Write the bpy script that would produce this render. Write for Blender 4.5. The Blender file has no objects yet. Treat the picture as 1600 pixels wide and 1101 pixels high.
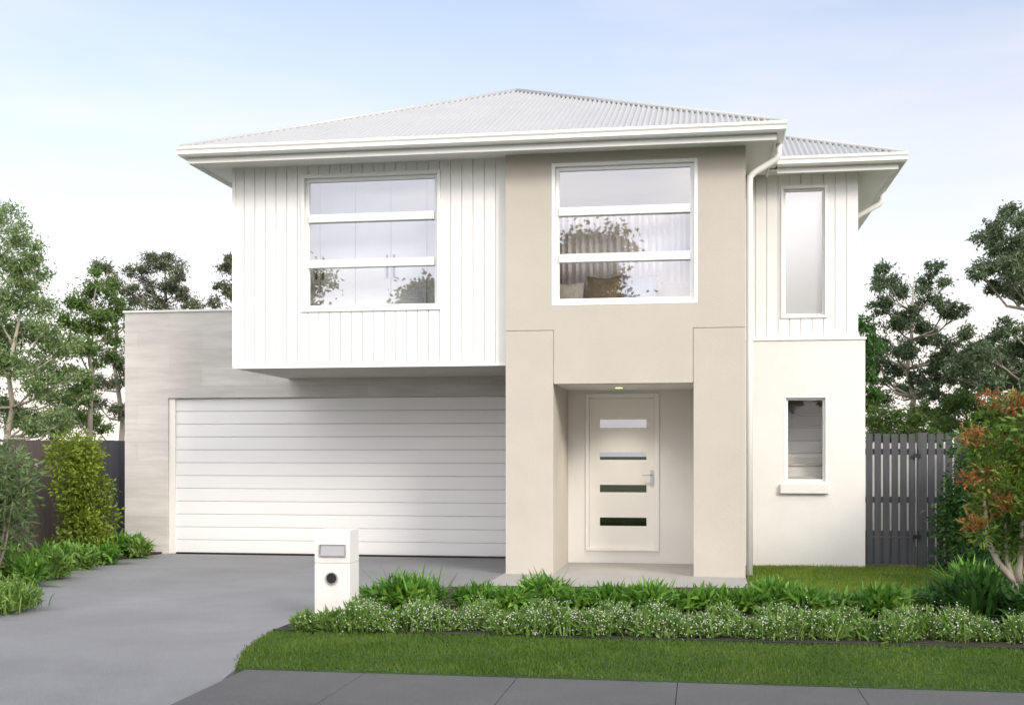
import bpy, math, random
import numpy as np
from mathutils import Vector

random.seed(7)
RNG = np.random.default_rng(7)
sc = bpy.context.scene
COL = sc.collection
R = math.radians

# ------------------------------------------------------------------ camera, sky, sun, exposure
YAW = math.atan(297 / 1856)
FPX = 1856.0
EYE = 1.6
cam_d = bpy.data.cameras.new("camera")
cam_d.sensor_width = 36
cam_d.lens = FPX / 1600 * 36
cam_d.shift_y = (710 - 550.5) / 1600
cam_d.clip_start = 0.1
cam_d.clip_end = 4000
cam = bpy.data.objects.new("camera", cam_d)
COL.objects.link(cam)
cam.location = (0, 0, EYE)
cam.rotation_euler = (R(90), 0, YAW)
sc.camera = cam

SUN_EL, SUN_AZ = 27.0, 42.0          # azimuth: degrees right of the street side normal (-Y)
world = bpy.data.worlds.new("World")
sc.world = world
world.use_nodes = True
wn = world.node_tree.nodes
wl = world.node_tree.links
bg = wn["Background"]
sky = wn.new("ShaderNodeTexSky")
sky.sky_type = 'NISHITA'
sky.sun_disc = False
sky.sun_elevation = R(SUN_EL)
sky.sun_rotation = R(180 - SUN_AZ)
sky.air_density = 1.0
sky.dust_density = 1.5
sky.ozone_density = 2.0
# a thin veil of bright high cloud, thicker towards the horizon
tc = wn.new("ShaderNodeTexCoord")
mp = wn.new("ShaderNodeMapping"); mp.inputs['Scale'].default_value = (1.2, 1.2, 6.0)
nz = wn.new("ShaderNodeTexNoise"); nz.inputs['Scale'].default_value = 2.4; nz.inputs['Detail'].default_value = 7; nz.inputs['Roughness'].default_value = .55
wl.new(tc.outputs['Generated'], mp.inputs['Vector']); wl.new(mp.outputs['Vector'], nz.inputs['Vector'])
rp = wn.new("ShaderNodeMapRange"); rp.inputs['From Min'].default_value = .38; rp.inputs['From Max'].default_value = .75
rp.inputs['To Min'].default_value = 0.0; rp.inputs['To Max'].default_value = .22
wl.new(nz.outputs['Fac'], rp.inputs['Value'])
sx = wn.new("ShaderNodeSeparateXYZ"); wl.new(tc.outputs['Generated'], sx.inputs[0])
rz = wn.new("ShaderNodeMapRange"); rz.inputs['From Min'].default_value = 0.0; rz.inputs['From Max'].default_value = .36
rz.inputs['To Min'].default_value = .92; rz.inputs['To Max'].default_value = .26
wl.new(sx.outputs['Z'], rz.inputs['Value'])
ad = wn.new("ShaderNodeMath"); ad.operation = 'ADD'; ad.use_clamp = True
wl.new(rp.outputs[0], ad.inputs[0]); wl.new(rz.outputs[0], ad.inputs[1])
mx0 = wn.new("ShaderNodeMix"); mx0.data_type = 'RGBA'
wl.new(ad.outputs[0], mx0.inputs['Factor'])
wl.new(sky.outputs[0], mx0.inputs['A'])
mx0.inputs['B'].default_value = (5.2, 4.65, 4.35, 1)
# bright cloud bank added out of view over the street, filling the shaded front
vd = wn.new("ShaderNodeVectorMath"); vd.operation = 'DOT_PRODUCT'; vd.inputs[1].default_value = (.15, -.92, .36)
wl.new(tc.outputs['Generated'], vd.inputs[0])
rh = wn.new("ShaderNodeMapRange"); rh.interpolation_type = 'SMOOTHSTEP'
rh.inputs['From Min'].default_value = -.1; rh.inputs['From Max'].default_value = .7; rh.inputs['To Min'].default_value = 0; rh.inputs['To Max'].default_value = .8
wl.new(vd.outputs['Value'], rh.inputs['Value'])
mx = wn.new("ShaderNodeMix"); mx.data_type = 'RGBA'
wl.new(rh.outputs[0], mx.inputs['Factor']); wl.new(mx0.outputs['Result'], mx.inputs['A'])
# lavender gaps between the added bank's cream clouds
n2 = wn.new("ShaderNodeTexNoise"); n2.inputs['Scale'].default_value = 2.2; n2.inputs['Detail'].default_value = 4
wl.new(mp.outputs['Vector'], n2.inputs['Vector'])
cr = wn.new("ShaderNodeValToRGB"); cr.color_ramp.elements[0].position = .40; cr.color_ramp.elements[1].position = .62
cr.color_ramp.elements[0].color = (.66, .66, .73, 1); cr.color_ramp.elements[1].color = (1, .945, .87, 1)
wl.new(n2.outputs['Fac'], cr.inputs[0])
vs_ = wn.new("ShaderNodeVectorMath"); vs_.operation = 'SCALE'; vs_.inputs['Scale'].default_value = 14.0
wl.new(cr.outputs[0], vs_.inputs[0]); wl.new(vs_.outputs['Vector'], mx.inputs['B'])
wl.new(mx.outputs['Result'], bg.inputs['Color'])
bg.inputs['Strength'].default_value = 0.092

sun_d = bpy.data.lights.new("sun", 'SUN')
sun_d.energy = 0.85
sun_d.angle = R(16)                    # low sun behind thin cloud: the photograph's shadows are soft
sun_d.color = (1.0, .91, .79)
sun = bpy.data.objects.new("sun", sun_d)
COL.objects.link(sun)
sd = Vector((math.cos(R(SUN_EL)) * math.sin(R(SUN_AZ)), -math.cos(R(SUN_EL)) * math.cos(R(SUN_AZ)), math.sin(R(SUN_EL))))
sun.rotation_euler = sd.to_track_quat('Z', 'Y').to_euler()
sun.location = (20, -20, 20)

sc.view_settings.view_transform = 'Standard'
sc.view_settings.look = 'None'
sc.view_settings.exposure = 1.36
sc.view_settings.gamma = 1.0

# ------------------------------------------------------------------ helpers
CY, SY = math.cos(YAW), math.sin(YAW)

def at(u, v, Y):
    """point on the upright plane at distance Y that lies under photo position u, v"""
    a = (u - 800) / FPX
    X = Y * (a * CY - SY) / (CY + a * SY)
    return Vector((X, Y, EYE - (v - 710) / FPX * (CY * Y - SY * X)))

def gp(u, v, Z=0.0):
    d = FPX * (EYE - Z) / (v - 710)
    a = (u - 800) / FPX
    return Vector((a * d * CY - d * SY, a * d * SY + d * CY, Z))

class MB:
    """collects boxes, quads and tubes into one mesh"""
    def __init__(self): self.v = []; self.f = []
    def quad(self, *p):
        i = len(self.v); self.v += [tuple(q) for q in p]; self.f.append(tuple(range(i, i + len(p))))
        return self
    def box(self, x0, x1, y0, y1, z0, z1):
        i = len(self.v)
        self.v += [(x, y, z) for z in (z0, z1) for y in (y0, y1) for x in (x0, x1)]
        for q in ((0, 2, 3, 1), (4, 5, 7, 6), (0, 1, 5, 4), (2, 6, 7, 3), (0, 4, 6, 2), (1, 3, 7, 5)):
            self.f.append(tuple(i + k for k in q))
        return self
    def tube(self, pts, rad, n=8, cap=True):
        pts = [Vector(p) for p in pts]
        if not hasattr(rad, '__len__'): rad = [rad] * len(pts)
        i0 = len(self.v)
        prev = None
        for k, p in enumerate(pts):
            d = (pts[min(k + 1, len(pts) - 1)] - pts[max(k - 1, 0)]).normalized()
            if prev is None:
                a = d.orthogonal().normalized()
            else:
                a = (prev - d * prev.dot(d)).normalized()
            prev = a
            b = d.cross(a)
            for j in range(n):
                t = 2 * math.pi * j / n
                self.v.append(tuple(p + (a * math.cos(t) + b * math.sin(t)) * rad[k]))
        for k in range(len(pts) - 1):
            for j in range(n):
                A = i0 + k * n + j; B = i0 + k * n + (j + 1) % n
                self.f.append((A, B, B + n, A + n))
        if cap:
            self.f.append(tuple(i0 + j for j in range(n))[::-1])
            self.f.append(tuple(i0 + (len(pts) - 1) * n + j for j in range(n)))
        return self
    def build(self, name, mat, parent=None, smooth=False, bevel=0):
        org = ORG.get(parent.name, Vector((0, 0, 0))) if parent else Vector((0, 0, 0))
        me = bpy.data.meshes.new(name)
        me.from_pydata([(a - org.x, b - org.y, c - org.z) for a, b, c in self.v], [], self.f)
        me.materials.append(mat)
        if smooth: me.polygons.foreach_set('use_smooth', [True] * len(me.polygons))
        me.update()
        o = bpy.data.objects.new(name, me)
        COL.objects.link(o)
        if parent: o.parent = parent
        ORG[o.name] = org
        if bevel:
            m = o.modifiers.new("bevel", 'BEVEL'); m.width = bevel; m.segments = 2; m.limit_method = 'ANGLE'
        return o

ORG = {}

def tag(o, label=None, cat=None, group=None, kind=None):
    if label: o['label'] = label
    if cat: o['category'] = cat
    if group: o['group'] = group
    if kind: o['kind'] = kind
    return o

def thing(name, label, cat, loc, group=None):
    o = bpy.data.objects.new(name, None)
    o.empty_display_size = .2
    COL.objects.link(o)
    o.location = loc
    ORG[o.name] = Vector(loc)
    return tag(o, label, cat, group)

def copy_tree(o, loc, rz, scale, label=None, parent=None):
    c = o.copy(); COL.objects.link(c)
    if parent is None:
        c.location = loc; c.rotation_euler = (0, 0, rz); c.scale = scale
        ORG[c.name] = Vector(loc)
        if label: c['label'] = label
    else:
        c.parent = parent
    for ch in o.children:
        copy_tree(ch, None, 0, None, None, c)
    return c

# ------------------------------------------------------------------ materials
def mat(name, col, rough=.6, var=.06, scale=3.0, bump=0.0, bscale=60.0, metal=0.0, spec=.5, stretch=(1, 1, 1), speck=0.0):
    m = bpy.data.materials.new(name); m.use_nodes = True
    n = m.node_tree.nodes; l = m.node_tree.links
    b = n['Principled BSDF']
    b.inputs['Roughness'].default_value = rough
    b.inputs['Metallic'].default_value = metal
    b.inputs['Specular IOR Level'].default_value = spec
    t = n.new('ShaderNodeTexCoord'); mp = n.new('ShaderNodeMapping'); mp.inputs['Scale'].default_value = stretch
    l.new(t.outputs['Object'], mp.inputs[0])
    nz = n.new('ShaderNodeTexNoise'); nz.inputs['Scale'].default_value = scale; nz.inputs['Detail'].default_value = 8; nz.inputs['Roughness'].default_value = .65
    l.new(mp.outputs[0], nz.inputs['Vector'])
    r = n.new('ShaderNodeValToRGB')
    r.color_ramp.elements[0].position = .3; r.color_ramp.elements[1].position = .7
    r.color_ramp.elements[0].color = tuple(c * (1 - var) for c in col) + (1,)
    r.color_ramp.elements[1].color = tuple(min(c * (1 + var), .95) for c in col) + (1,)
    l.new(nz.outputs['Fac'], r.inputs[0]); l.new(r.outputs[0], b.inputs['Base Color'])
    if speck:
        z3 = n.new('ShaderNodeTexNoise'); z3.inputs['Scale'].default_value = 45; z3.inputs['Detail'].default_value = 5; z3.inputs['Roughness'].default_value = .8
        l.new(t.outputs['Object'], z3.inputs['Vector'])
        m3 = n.new('ShaderNodeMapRange'); m3.inputs['From Min'].default_value = .3; m3.inputs['From Max'].default_value = .7; m3.inputs['To Min'].default_value = 1 - speck; m3.inputs['To Max'].default_value = 1 + speck
        l.new(z3.outputs['Fac'], m3.inputs['Value'])
        x3 = n.new('ShaderNodeMix'); x3.data_type = 'RGBA'; x3.blend_type = 'MULTIPLY'; x3.inputs['Factor'].default_value = 1
        l.new(r.outputs[0], x3.inputs['A']); l.new(m3.outputs[0], x3.inputs['B']); l.new(x3.outputs['Result'], b.inputs['Base Color'])
    if bump:
        z2 = n.new('ShaderNodeTexNoise'); z2.inputs['Scale'].default_value = bscale; z2.inputs['Detail'].default_value = 4
        l.new(mp.outputs[0], z2.inputs['Vector'])
        bp = n.new('ShaderNodeBump'); bp.inputs['Strength'].default_value = bump; bp.inputs['Distance'].default_value = .02
        l.new(z2.outputs['Fac'], bp.inputs['Height']); l.new(bp.outputs[0], b.inputs['Normal'])
    return m

def leaf_mat(name, cols, trans=.3, rough=.5):
    m = bpy.data.materials.new(name); m.use_nodes = True
    n = m.node_tree.nodes; l = m.node_tree.links
    b = n['Principled BSDF']; b.inputs['Roughness'].default_value = rough; b.inputs['Specular IOR Level'].default_value = .35
    g = n.new('ShaderNodeNewGeometry')
    r = n.new('ShaderNodeValToRGB'); e = r.color_ramp.elements
    e[0].position = 0; e[0].color = cols[0] + (1,)
    e[1].position = 1; e[1].color = cols[-1] + (1,)
    for k in range(1, len(cols) - 1):
        q = e.new(k / (len(cols) - 1)); q.color = cols[k] + (1,)
    # leaf by leaf, and drifting slowly through the plant
    t = n.new('ShaderNodeTexCoord'); nz = n.new('ShaderNodeTexNoise'); nz.inputs['Scale'].default_value = 1.6; nz.inputs['Detail'].default_value = 3
    l.new(t.outputs['Object'], nz.inputs['Vector'])
    a = n.new('ShaderNodeMath'); a.operation = 'MULTIPLY_ADD'; a.inputs[1].default_value = .55
    l.new(g.outputs['Random Per Island'], a.inputs[0])
    mr = n.new('ShaderNodeMapRange'); mr.inputs['From Min'].default_value = .35; mr.inputs['From Max'].default_value = .65; mr.inputs['To Max'].default_value = .45
    l.new(nz.outputs['Fac'], mr.inputs['Value']); l.new(mr.outputs[0], a.inputs[2])
    l.new(a.outputs[0], r.inputs[0])
    l.new(r.outputs[0], b.inputs['Base Color'])
    tr = n.new('ShaderNodeBsdfTranslucent'); l.new(r.outputs[0], tr.inputs['Color'])
    ms = n.new('ShaderNodeMixShader'); ms.inputs[0].default_value = trans
    l.new(b.outputs[0], ms.inputs[1]); l.new(tr.outputs[0], ms.inputs[2])
    l.new(ms.outputs[0], n['Material Output'].inputs['Surface'])
    return m

def glass_mat(name, refl=.3, rough=0.0, tint=(.9, .93, .95)):
    m = bpy.data.materials.new(name); m.use_nodes = True
    n = m.node_tree.nodes; l = m.node_tree.links
    n.remove(n['Principled BSDF'])
    gl = n.new('ShaderNodeBsdfGlossy'); gl.inputs['Roughness'].default_value = rough; gl.inputs['Color'].default_value = (.97, .97, 1, 1)
    tr = n.new('ShaderNodeBsdfTransparent'); tr.inputs['Color'].default_value = tint + (1,)
    fr = n.new('ShaderNodeFresnel'); fr.inputs['IOR'].default_value = 1.5
    a = n.new('ShaderNodeMath'); a.operation = 'ADD'; a.inputs[1].default_value = refl; a.use_clamp = True
    l.new(fr.outputs[0], a.inputs[0])
    # only the face towards the viewer mirrors; the far face of the sheet lets light straight out
    ge = n.new('ShaderNodeNewGeometry'); iv = n.new('ShaderNodeMath'); iv.operation = 'SUBTRACT'; iv.inputs[0].default_value = 1
    l.new(ge.outputs['Backfacing'], iv.inputs[1])
    mu = n.new('ShaderNodeMath'); mu.operation = 'MULTIPLY'; l.new(a.outputs[0], mu.inputs[0]); l.new(iv.outputs[0], mu.inputs[1])
    ms = n.new('ShaderNodeMixShader')
    l.new(mu.outputs[0], ms.inputs[0]); l.new(tr.outputs[0], ms.inputs[1]); l.new(gl.outputs[0], ms.inputs[2])
    l.new(ms.outputs[0], n['Material Output'].inputs['Surface'])
    return m

M = {}
M['white'] = mat('white_paint', (.80, .80, .79), .45, .02, 4, .03, 40)
M['render_white'] = mat('white_render', (.78, .77, .745), .8, .03, 2, .25, 120)
M['render_beige'] = mat('beige_render', (.508, .474, .418), .85, .035, 1.6, .25, 120)
M['trim'] = mat('trim_paint', (.82, .82, .81), .35, .01, 5)
M['alu'] = mat('white_aluminium', (.82, .83, .83), .3, .01, 5)
M['gutter'] = mat('gutter_steel', (.74, .74, .72), .35, .02, 4)
M['soffit'] = mat('eave_lining', (.74, .74, .72), .7, .02, 3)
M['roof'] = mat('corrugated_roof', (.43, .44, .445), .4, .05, 1.2, .02, 30)
M['door'] = mat('door_paint', (.80, .785, .74), .4, .01, 4)
M['garage'] = mat('garage_door_steel', (.80, .80, .80), .4, .015, 3, .04, 50, stretch=(.2, 1, 1))
M['room'] = mat('room_plaster', (.80, .78, .75), .9, .02, 2)
M['room_floor'] = mat('room_carpet', (.60, .55, .50), .95, .1, 9)
M['chrome'] = mat('brushed_steel', (.55, .55, .56), .3, .02, 20, metal=1.0)
M['black'] = mat('black_metal', (.02, .02, .022), .45, .1, 12)
M['darkhole'] = mat('dark_tube', (.015, .015, .015), .8, .1, 12)
M['concrete'] = mat('drive_concrete', (.215, .220, .230), .75, .14, .7, .35, 90, speck=.14)
M['path'] = mat('path_concrete', (.105, .105, .106), .85, .14, 1.3, .35, 90, speck=.14)
M['porch'] = mat('porch_slab', (.33, .32, .305), .8, .06, 1.5, .2, 130)
M['soil'] = mat('mulch', (.035, .026, .018), .95, .5, 22, .9, 60)
M['earth'] = mat('ground_earth', (.085, .11, .035), .95, .3, 1.5, .5, 20)
M['lawn'] = mat('lawn_thatch', (.038, .085, .018), .95, .30, 3.5, .6, 90)
M['asphalt'] = mat('road_asphalt', (.05, .05, .052), .9, .2, 5, .4, 150)
M['fence_brown'] = mat('weathered_palings', (.105, .088, .078), .85, .28, 4, .3, 40, stretch=(6, 6, .5))
M['fence_dark'] = mat('charcoal_palings', (.045, .046, .056), .8, .2, 4, .2, 40, stretch=(6, 6, .5))
M['gate'] = mat('charcoal_pickets', (.070, .072, .080), .75, .2, 5, .2, 40, stretch=(6, 6, .5))
M['curtain'] = mat('sheer_curtain', (.86, .76, .71), .9, .03, 5)
M['wood'] = mat('pale_timber', (.58, .49, .42), .5, .1, 3, .02, 40, stretch=(1, 6, 6))
M['wardrobe'] = mat('wardrobe_laminate', (.74, .70, .65), .5, .03, 3)
M['glass'] = glass_mat('window_glass', .26)
M['glass_low'] = glass_mat('clear_window_glass', .0)
M['glass_door'] = glass_mat('door_glass', .20, 0.0, (.12, .12, .12))
M['glass_bronze'] = glass_mat('bronze_door_glass', .08, 0.05, (.30, .24, .13))
# frosted glass: the sky and trees show only as a blur
def frosted():
    m = bpy.data.materials.new('frosted_glass'); m.use_nodes = True
    n = m.node_tree.nodes; l = m.node_tree.links; b = n['Principled BSDF']
    b.inputs['Base Color'].default_value = (.34, .34, .32, 1); b.inputs['Roughness'].default_value = .5
    gl = n.new('ShaderNodeBsdfGlossy'); gl.inputs['Roughness'].default_value = .22; gl.inputs['Color'].default_value = (.95, .95, 1, 1)
    ms = n.new('ShaderNodeMixShader'); ms.inputs[0].default_value = .42
    l.new(b.outputs[0], ms.inputs[1]); l.new(gl.outputs[0], ms.inputs[2]); l.new(ms.outputs[0], n['Material Output'].inputs['Surface'])
    return m
M['frost'] = frosted()

def stone():
    m = bpy.data.materials.new('stone_tiles'); m.use_nodes = True
    n = m.node_tree.nodes; l = m.node_tree.links; b = n['Principled BSDF']; b.inputs['Roughness'].default_value = .75
    t = n.new('ShaderNodeTexCoord'); mp = n.new('ShaderNodeMapping'); mp.inputs['Rotation'].default_value = (R(90), 0, 0)
    l.new(t.outputs['Object'], mp.inputs[0])
    br = n.new('ShaderNodeTexBrick'); br.inputs['Scale'].default_value = 1.0
    br.inputs['Brick Width'].default_value = 1.1; br.inputs['Row Height'].default_value = .30; br.inputs['Mortar Size'].default_value = .004
    br.inputs['Mortar Smooth'].default_value = .5; br.inputs['Bias'].default_value = 0
    br.inputs['Color1'].default_value = (.535, .515, .485, 1); br.inputs['Color2'].default_value = (.60, .58, .55, 1); br.inputs['Mortar'].default_value = (.49, .47, .44, 1)
    l.new(mp.outputs[0], br.inputs['Vector'])
    mp2 = n.new('ShaderNodeMapping'); mp2.inputs['Scale'].default_value = (.6, .6, 4.5); l.new(t.outputs['Object'], mp2.inputs[0])
    nz = n.new('ShaderNodeTexNoise'); nz.inputs['Scale'].default_value = 2.2; nz.inputs['Detail'].default_value = 7; nz.inputs['Roughness'].default_value = .6; l.new(mp2.outputs[0], nz.inputs['Vector'])
    mr = n.new('ShaderNodeMapRange'); mr.inputs['From Min'].default_value = .3; mr.inputs['From Max'].default_value = .7; mr.inputs['To Min'].default_value = .86; mr.inputs['To Max'].default_value = 1.10
    l.new(nz.outputs['Fac'], mr.inputs['Value'])
    mu = n.new('ShaderNodeMix'); mu.data_type = 'RGBA'; mu.blend_type = 'MULTIPLY'; mu.inputs['Factor'].default_value = 1
    l.new(br.outputs['Color'], mu.inputs['A']); l.new(mr.outputs[0], mu.inputs['B']); l.new(mu.outputs['Result'], b.inputs['Base Color'])
    bp = n.new('ShaderNodeBump'); bp.inputs['Strength'].default_value = .25; bp.inputs['Distance'].default_value = .02
    l.new(nz.outputs['Fac'], bp.inputs['Height']); l.new(bp.outputs[0], b.inputs['Normal'])
    return m
M['stone'] = stone()

M['leaf_strap'] = leaf_mat('strap_leaf', [(0.039, 0.116, 0.019), (0.087, 0.222, 0.034), (0.185, 0.369, 0.054), (0.325, 0.524, 0.093)], .3, .4)
M['leaf_cover'] = leaf_mat('groundcover_leaf', [(0.084, 0.179, 0.030), (0.168, 0.300, 0.057), (0.315, 0.450, 0.128)], .3)
M['leaf_dark'] = leaf_mat('dark_leaf', [(0.023, 0.072, 0.015), (0.049, 0.134, 0.027), (0.098, 0.208, 0.042)], .25)
M['leaf_yellow'] = leaf_mat('yellow_green_leaf', [(0.095, 0.151, 0.016), (0.189, 0.270, 0.030), (0.340, 0.423, 0.054)], .35)
M['leaf_grey'] = leaf_mat('grey_green_leaf', [(.070, .125, .040), (.130, .205, .075), (.225, .310, .140)], .35)
M['leaf_bright'] = leaf_mat('bright_tree_leaf', [(.125, .195, .060), (.195, .290, .105), (.290, .400, .180), (.42, .52, .30)], .5)
M['leaf_mid'] = leaf_mat('mid_tree_leaf', [(.085, .150, .038), (.140, .230, .058), (.210, .320, .100)], .45)
M['leaf_gum'] = leaf_mat('gum_leaf', [(.080, .098, .058), (.130, .155, .092), (.205, .235, .145)], .35)
M['leaf_gum_green'] = leaf_mat('green_gum_leaf', [(.070, .105, .055), (.115, .165, .085), (.185, .245, .130)], .35)
M['leaf_red'] = leaf_mat('red_tip_leaf', [(.10, .09, .025), (.26, .085, .030), (.36, .15, .05), (.42, .26, .10)], .35)
M['leaf_olive'] = leaf_mat('olive_leaf', [(0.046, 0.105, 0.017), (0.100, 0.184, 0.028), (0.185, 0.289, 0.049), (0.308, 0.227, 0.056)], .3)
M['leaf_street'] = leaf_mat('street_tree_leaf', [(0.189, 0.169, 0.056), (0.302, 0.262, 0.090), (0.454, 0.370, 0.134)], .5)
M['stair'] = mat('stair_paint', (.84, .74, .64), .6, .03, 4)
M['block'] = mat('grey_blockwork', (.42, .42, .41), .9, .15, 3, .2, 40)
M['petal'] = leaf_mat('white_petal', [(.66, .68, .60), (.80, .80, .76), (.85, .84, .80)], .3)
M['grass'] = leaf_mat('mown_grass', [(0.064, 0.132, 0.016), (0.105, 0.186, 0.024), (0.160, 0.240, 0.041)], .3)
M['grass_side'] = leaf_mat('side_grass', [(0.098, 0.166, 0.017), (0.158, 0.241, 0.026), (0.240, 0.317, 0.042)], .3)
M['bark_pale'] = mat('pale_bark', (.42, .37, .31), .85, .35, 5, .5, 25, stretch=(1, 1, .35))
M['bark_grey'] = mat('grey_bark', (.24, .21, .18), .9, .35, 5, .5, 25, stretch=(1, 1, .35))
M['cush_brown'] = mat('brown_velvet', (.22, .155, .095), .9, .2, 8)
M['cush_blue'] = mat('blue_grey_linen', (.30, .31, .36), .9, .2, 14)
M['cush_cream'] = mat('cream_linen', (.58, .50, .40), .9, .1, 14)
M['sofa'] = mat('taupe_fabric', (.30, .25, .21), .95, .1, 20)

# ------------------------------------------------------------------ ground
def sheet(name, pts, z, m, thick=0):
    mb = MB()
    top = [(x, y, z) for x, y in pts]
    mb.quad(*top)
    if thick:
        n = len(pts)
        for i in range(n):
            a, b = pts[i], pts[(i + 1) % n]
            mb.quad((a[0], a[1], z), (a[0], a[1], z - thick), (b[0], b[1], z - thick), (b[0], b[1], z))
    return tag(mb.build(name, m), kind='structure')

sheet('ground', [(-900, -900), (900, -900), (900, 900), (-900, 900)], -.03, M['earth'])
sheet('road', [(-200, -7.5), (200, -7.5), (200, 4.2), (-200, 4.2)], -.02, M['asphalt'])
DRIVE = [(-8.62, 18.08), (-8.75, 17.0), (-8.72, 15.8), (-8.47, 14.6), (-8.25, 13.5), (-8.0, 12.7), (-7.45, 12.1), (-7.12, 11.5), (-7.05, 11.0), (-7.3, 10.5), (-8.4, 10.2),
         (-9.4, 4.2), (-3.2, 4.2), (-3.35, 7.9), (-3.44, 8.42), (-3.60, 8.9), (-3.75, 9.45), (-3.82, 10.0), (-3.84, 10.5), (-3.80, 12.2), (-3.55, 13.1), (-3.0, 13.85), (-2.63, 14.05), (-2.63, 18.08)]
sheet('driveway', DRIVE, 0.0, M['concrete'], .03)
sheet('porch_path', [(-2.622, 14.06), (.50, 14.30), (.557, 14.5), (.557, 17.44), (-2.622, 17.44)], .012, M['porch'], .04)
mb = MB()
xs = [-3.36, -2.44, -1.31, -.17, 1.05, 2.25, 3.45, 4.65, 5.85, 7.05, 8.25, 9.45, 14.0, 30.0]
for a, b in zip(xs[:-1], xs[1:]):
    mb.box(a + .002, b - .002, 6.9, 8.415, -.06, .004)
tag(mb.build('footpath', M['path'], bevel=.004), kind='structure')
LAWN = [(-3.40, 8.425), (30, 8.425), (30, 10.22), (-3.79, 10.22), (-3.78, 10.0), (-3.705, 9.45), (-3.56, 8.9)]
sheet('lawn', LAWN, .006, M['lawn'], .02)
BED = [(-3.80, 10.25), (30, 10.25), (30, 13.6), (4.0, 13.6), (.56, 13.9), (.50, 14.28), (-2.6, 14.03), (-3.0, 13.83), (-3.53, 13.1), (-3.78, 12.2)]
sheet('garden_bed', BED, .03, M['soil'], .06)
sheet('side_lawn', [(.562, 13.92), (4.0, 13.62), (4.0, 17.6), (.562, 17.6)], .010, M['lawn'], .04)
sheet('left_garden_bed', [(-8.63, 18.08), (-8.76, 17.0), (-8.73, 15.8), (-8.48, 14.6), (-8.26, 13.5), (-8.01, 12.7), (-7.46, 12.1), (-7.13, 11.5), (-7.06, 11.0), (-7.31, 10.5), (-8.41, 10.2), (-14, 10.2), (-14, 18.3)], .03, M['soil'], .06)
# dark edging strip between lawn and bed
mb = MB(); mb.box(-3.82, 30, 10.222, 10.248, -.05, .034)
tag(mb.build('garden_edging', M['black'], bevel=.004), 'dark edging strip dividing the front lawn from the flower bed', 'edging')

# ------------------------------------------------------------------ house
HOUSE = thing('house', 'white and beige two storey house with double garage and hipped metal roof', 'house', (-3, 17, 0))
H = HOUSE

def wall_holes(mb, x0, x1, z0, z1, y, t, holes):
    """wall facing the street, front at y, t thick, with rectangular openings and their reveals"""
    X = sorted({x0, x1, *[h[0] for h in holes], *[h[1] for h in holes]})
    Z = sorted({z0, z1, *[h[2] for h in holes], *[h[3] for h in holes]})
    for a, b in zip(X[:-1], X[1:]):
        for c, d in zip(Z[:-1], Z[1:]):
            if any(a >= h[0] - 1e-6 and b <= h[1] + 1e-6 and c >= h[2] - 1e-6 and d <= h[3] + 1e-6 for h in holes): continue
            mb.quad((a, y, c), (b, y, c), (b, y, d), (a, y, d))
            mb.quad((b, y + t, c), (a, y + t, c), (a, y + t, d), (b, y + t, d))
    for a, b, c, d in holes:
        mb.quad((a, y, c), (a, y, d), (a, y + t, d), (a, y + t, c))
        mb.quad((b, y, d), (b, y, c), (b, y + t, c), (b, y + t, d))
        mb.quad((a, y, d), (b, y, d), (b, y + t, d), (a, y + t, d))
        if c > z0 + 1e-6: mb.quad((b, y, c), (a, y, c), (a, y + t, c), (b, y + t, c))
    mb.quad((x0, y, z0), (x0, y, z1), (x0, y + t, z1), (x0, y + t, z0))
    mb.quad((x1, y, z1), (x1, y, z0), (x1, y + t, z0), (x1, y + t, z1))
    mb.quad((x0, y, z1), (x1, y, z1), (x1, y + t, z1), (x0, y + t, z1))
    mb.quad((x1, y, z0), (x0, y, z0), (x0, y + t, z0), (x1, y + t, z0))

def cladding(x0, x1, z0, z1, y, hole, pitch=.158, gap=.010, deep=.016):
    """vertical grooved boards in front of y + deep"""
    mb = MB()
    n = round((x1 - x0) / pitch); p = (x1 - x0) / n
    for i in range(n):
        a = x0 + i * p + (gap / 2 if i else 0); b = x0 + (i + 1) * p - (gap / 2 if i < n - 1 else 0)
        cuts = sorted({a, b, *[h for h in hole[:2] if a < h < b]})
        for c, d in zip(cuts[:-1], cuts[1:]):
            mid = (c + d) / 2
            spans = [(z0, hole[2]), (hole[3], z1)] if hole[0] < mid < hole[1] else [(z0, z1)]
            for e, f in spans:
                mb.quad((c, y, e), (d, y, e), (d, y, f), (c, y, f))
                if c == a: mb.quad((c, y + deep, e), (c + .002, y, e), (c + .002, y, f), (c, y + deep, f))
                if d == b: mb.quad((d, y, e), (d, y + deep, e), (d, y + deep, f), (d, y, f))
    return mb

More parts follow.
